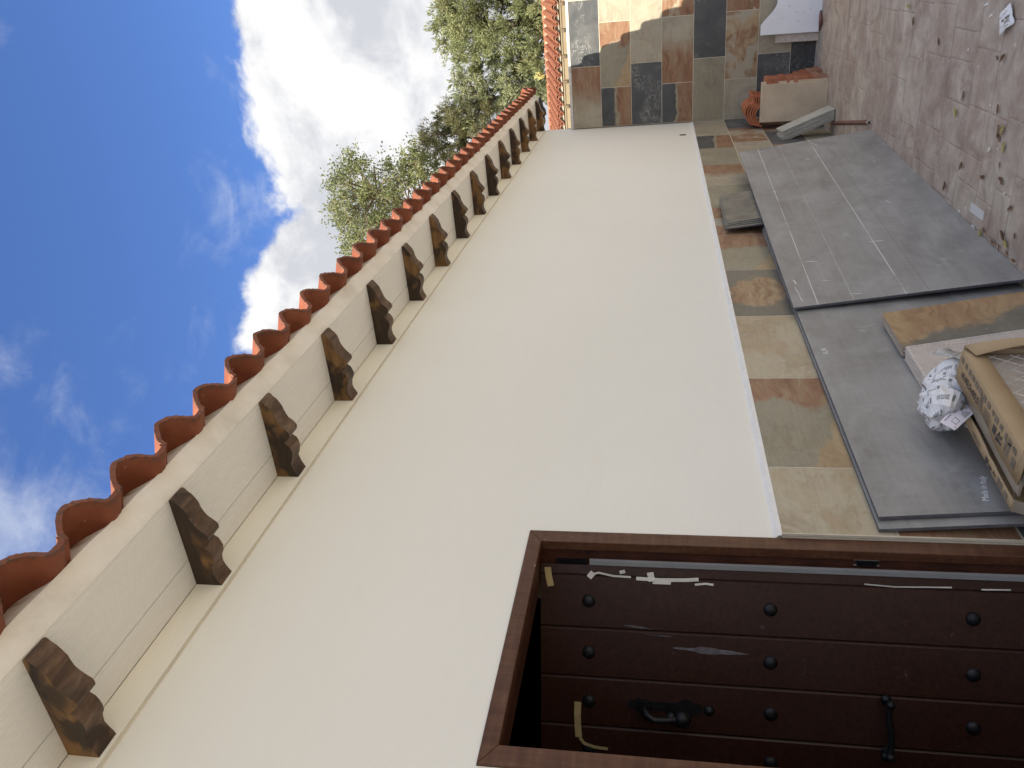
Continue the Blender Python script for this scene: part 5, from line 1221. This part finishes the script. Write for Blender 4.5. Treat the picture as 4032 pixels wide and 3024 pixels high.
# ------------------------------------------------------------------ trees
def quadleaf(r, c, d, ln_, wd, V, F):
    # leaf shaped quad (rhombus) at c pointing along d
    a = d.normalized(); s = a.cross(Vector((r.uniform(-1, 1), r.uniform(-1, 1), r.uniform(-1, 1))))
    if s.length < 1e-4: return
    s.normalize(); k = len(V); up = a.cross(s)*ln_*.12
    V += [c, c+a*ln_*.45+s*wd*.5+up, c+a*ln_, c+a*ln_*.45-s*wd*.5+up]; F.append([k, k+1, k+2, k+3])
def rv(r): 
    while True:
        v = Vector((r.uniform(-1, 1), r.uniform(-1, 1), r.uniform(-1, 1)))
        if .02 < v.length < 1: return v
def far(p, k): return tuple(Vector((0, -CAM_D, CAM_Z))*(1-k)+Vector(p)*k) if k != 1 else tuple(p)
def build_tree(name, base, forks, clumps, per, crad, ln_, wd, lm_, bk, label, trunk_r, seed, style, group=None, k=1.0, low=.35):
    base = (*far(base, k)[:2], -.06); forks = [far(q, k) for q in forks]; clumps = [far(q, k) for q in clumps]; crad *= k; ln_ *= k; wd *= k; trunk_r *= k
    r0 = random.Random(seed+100); zs = sorted(c[2] for c in clumps); zc = zs[int(len(zs)*low)] if low else -1
    clumps = list(clumps)+[(c[0]+r0.uniform(-.3, .3), c[1]+r0.uniform(-.3, .3), c[2]-r0.uniform(.5, 1.5)*k) for c in clumps if c[2] <= zc]
    r = random.Random(seed); t = thing(name, base, label, 'tree', group); b0 = Vector(base)
    f0 = Vector(forks[0]); tr = MB()
    tr.tube([b0, b0*.6+f0*.4+Vector((.08, .05, 0)), f0], [trunk_r, trunk_r*.8, trunk_r*.55], 9)
    for q in forks[1:]:
        q = Vector(q); tr.tube([f0*.8+b0*.2, f0*.5+q*.5+rv(r)*.12, q], [trunk_r*.5, trunk_r*.38, trunk_r*.22], 7)
    tr.build('trunk', bk, t, smooth=60)
    br = MB(); V = []; F = []
    fk = [Vector(q) for q in forks]
    for c in clumps:
        c = Vector(c); src = min(fk, key=lambda q: (q-c).length + (2.0 if q.z > c.z+.2 else 0)); ln = (c-src).length
        mid = src*.5+c*.5+rv(r)*.16*ln+Vector((0, 0, .05*ln)); q3 = src*.2+c*.8+rv(r)*.07*ln
        rr = max(.008, .011*ln**.7+.004)
        br.tube([src, mid, q3, c], [rr*1.5, rr, rr*.6, .004], 5, cap=False)
        R0 = crad*r.uniform(.6, 1.25)
        tw = []
        for k in range(7):
            e = c+rv(r)*R0*1.0; br.tube([q3*.4+c*.6 if k % 2 else c, c*.5+e*.5+rv(r)*.03, e], [.006, .004, .002], 3, cap=False); tw.append(e)
        if style == 'leaf':
            for k in range(per):
                e = tw[k % 7]; t_ = r.random()**.6; p = c*(1-t_)+e*t_+rv(r)*R0*.32
                quadleaf(r, p, rv(r)+Vector((0, 0, -.35)), ln_*r.uniform(.6, 1.2), wd*r.uniform(.7, 1.1), V, F)
        else:
            up = Vector((0, 0, .35))
            for k in range(per):
                e = tw[k % 7]; d = (e-c).normalized(); t_ = r.random(); p = c*(1-t_)+e*t_+rv(r)*R0*.25
                dd = d+rv(r)*.75+up
                for q in range(3): quadleaf(r, p, dd+rv(r)*.5, ln_*r.uniform(.6, 1.3), wd, V, F)
    br.build('branches', bk, t, smooth=60, kind='stuff')
    me = mesh('crown', V, F, None, [lm_]); obj('crown', me, t, None, kind='stuff')
build_tree('leafy_tree', (15.6, 2.9, -.05), [(15.25, 2.55, 6.0), (15.04, 2.34, 6.6), (14.9, 2.0, 6.9), (15.1, 2.6, 6.9)], LEAFY, 105, .36, .075, .036, M_LEAFY, M_BARK,
           'airy broad-leaved tree with fresh green leaves and pale branches behind the long white house', .16, 31, 'leaf', k=1.72, low=0)
build_tree('pine_tree', (27.0, -.15, -.05), [(27.0, -.18, 4.8), (27.0, -.25, 5.8), (27.0, -.33, 6.8), (26.98, -.41, 7.7), (27.2, .4, 5.6), (26.8, -.9, 6.2)], PINE, 160, .50, .13, .022, M_PINE, M_BARK_D,
           'tall dense pine standing behind the sunlit tiled roof', .24, 32, 'needle')
build_tree('cypress_tree', (24.9, 1.6, -.05), [(24.85, 1.5, 4.6), (24.8, 1.65, 5.6), (24.8, 1.6, 6.4), (24.9, 2.2, 5.9)], CYPRESS, 125, .40, .11, .018, M_CYP, M_BARK_D,
           'grey-green cypress-like tree between the pine and the feathery tree', .18, 33, 'needle', k=1.08)
build_tree('tamarisk_tree', (20.75, 2.35, -.05), [(20.72, 2.25, 5.5), (20.7, 2.12, 6.2), (20.69, 2.2, 6.6), (20.7, 1.9, 6.6)], TAMARISK, 150, .30, .10, .012, M_TAM, M_BARK,
           'thin feathery tree with bare twigs rising past the far end of the eave', .12, 34, 'needle', k=1.27)
# a shrub mass farther off fills the gaps near the ground beyond both houses
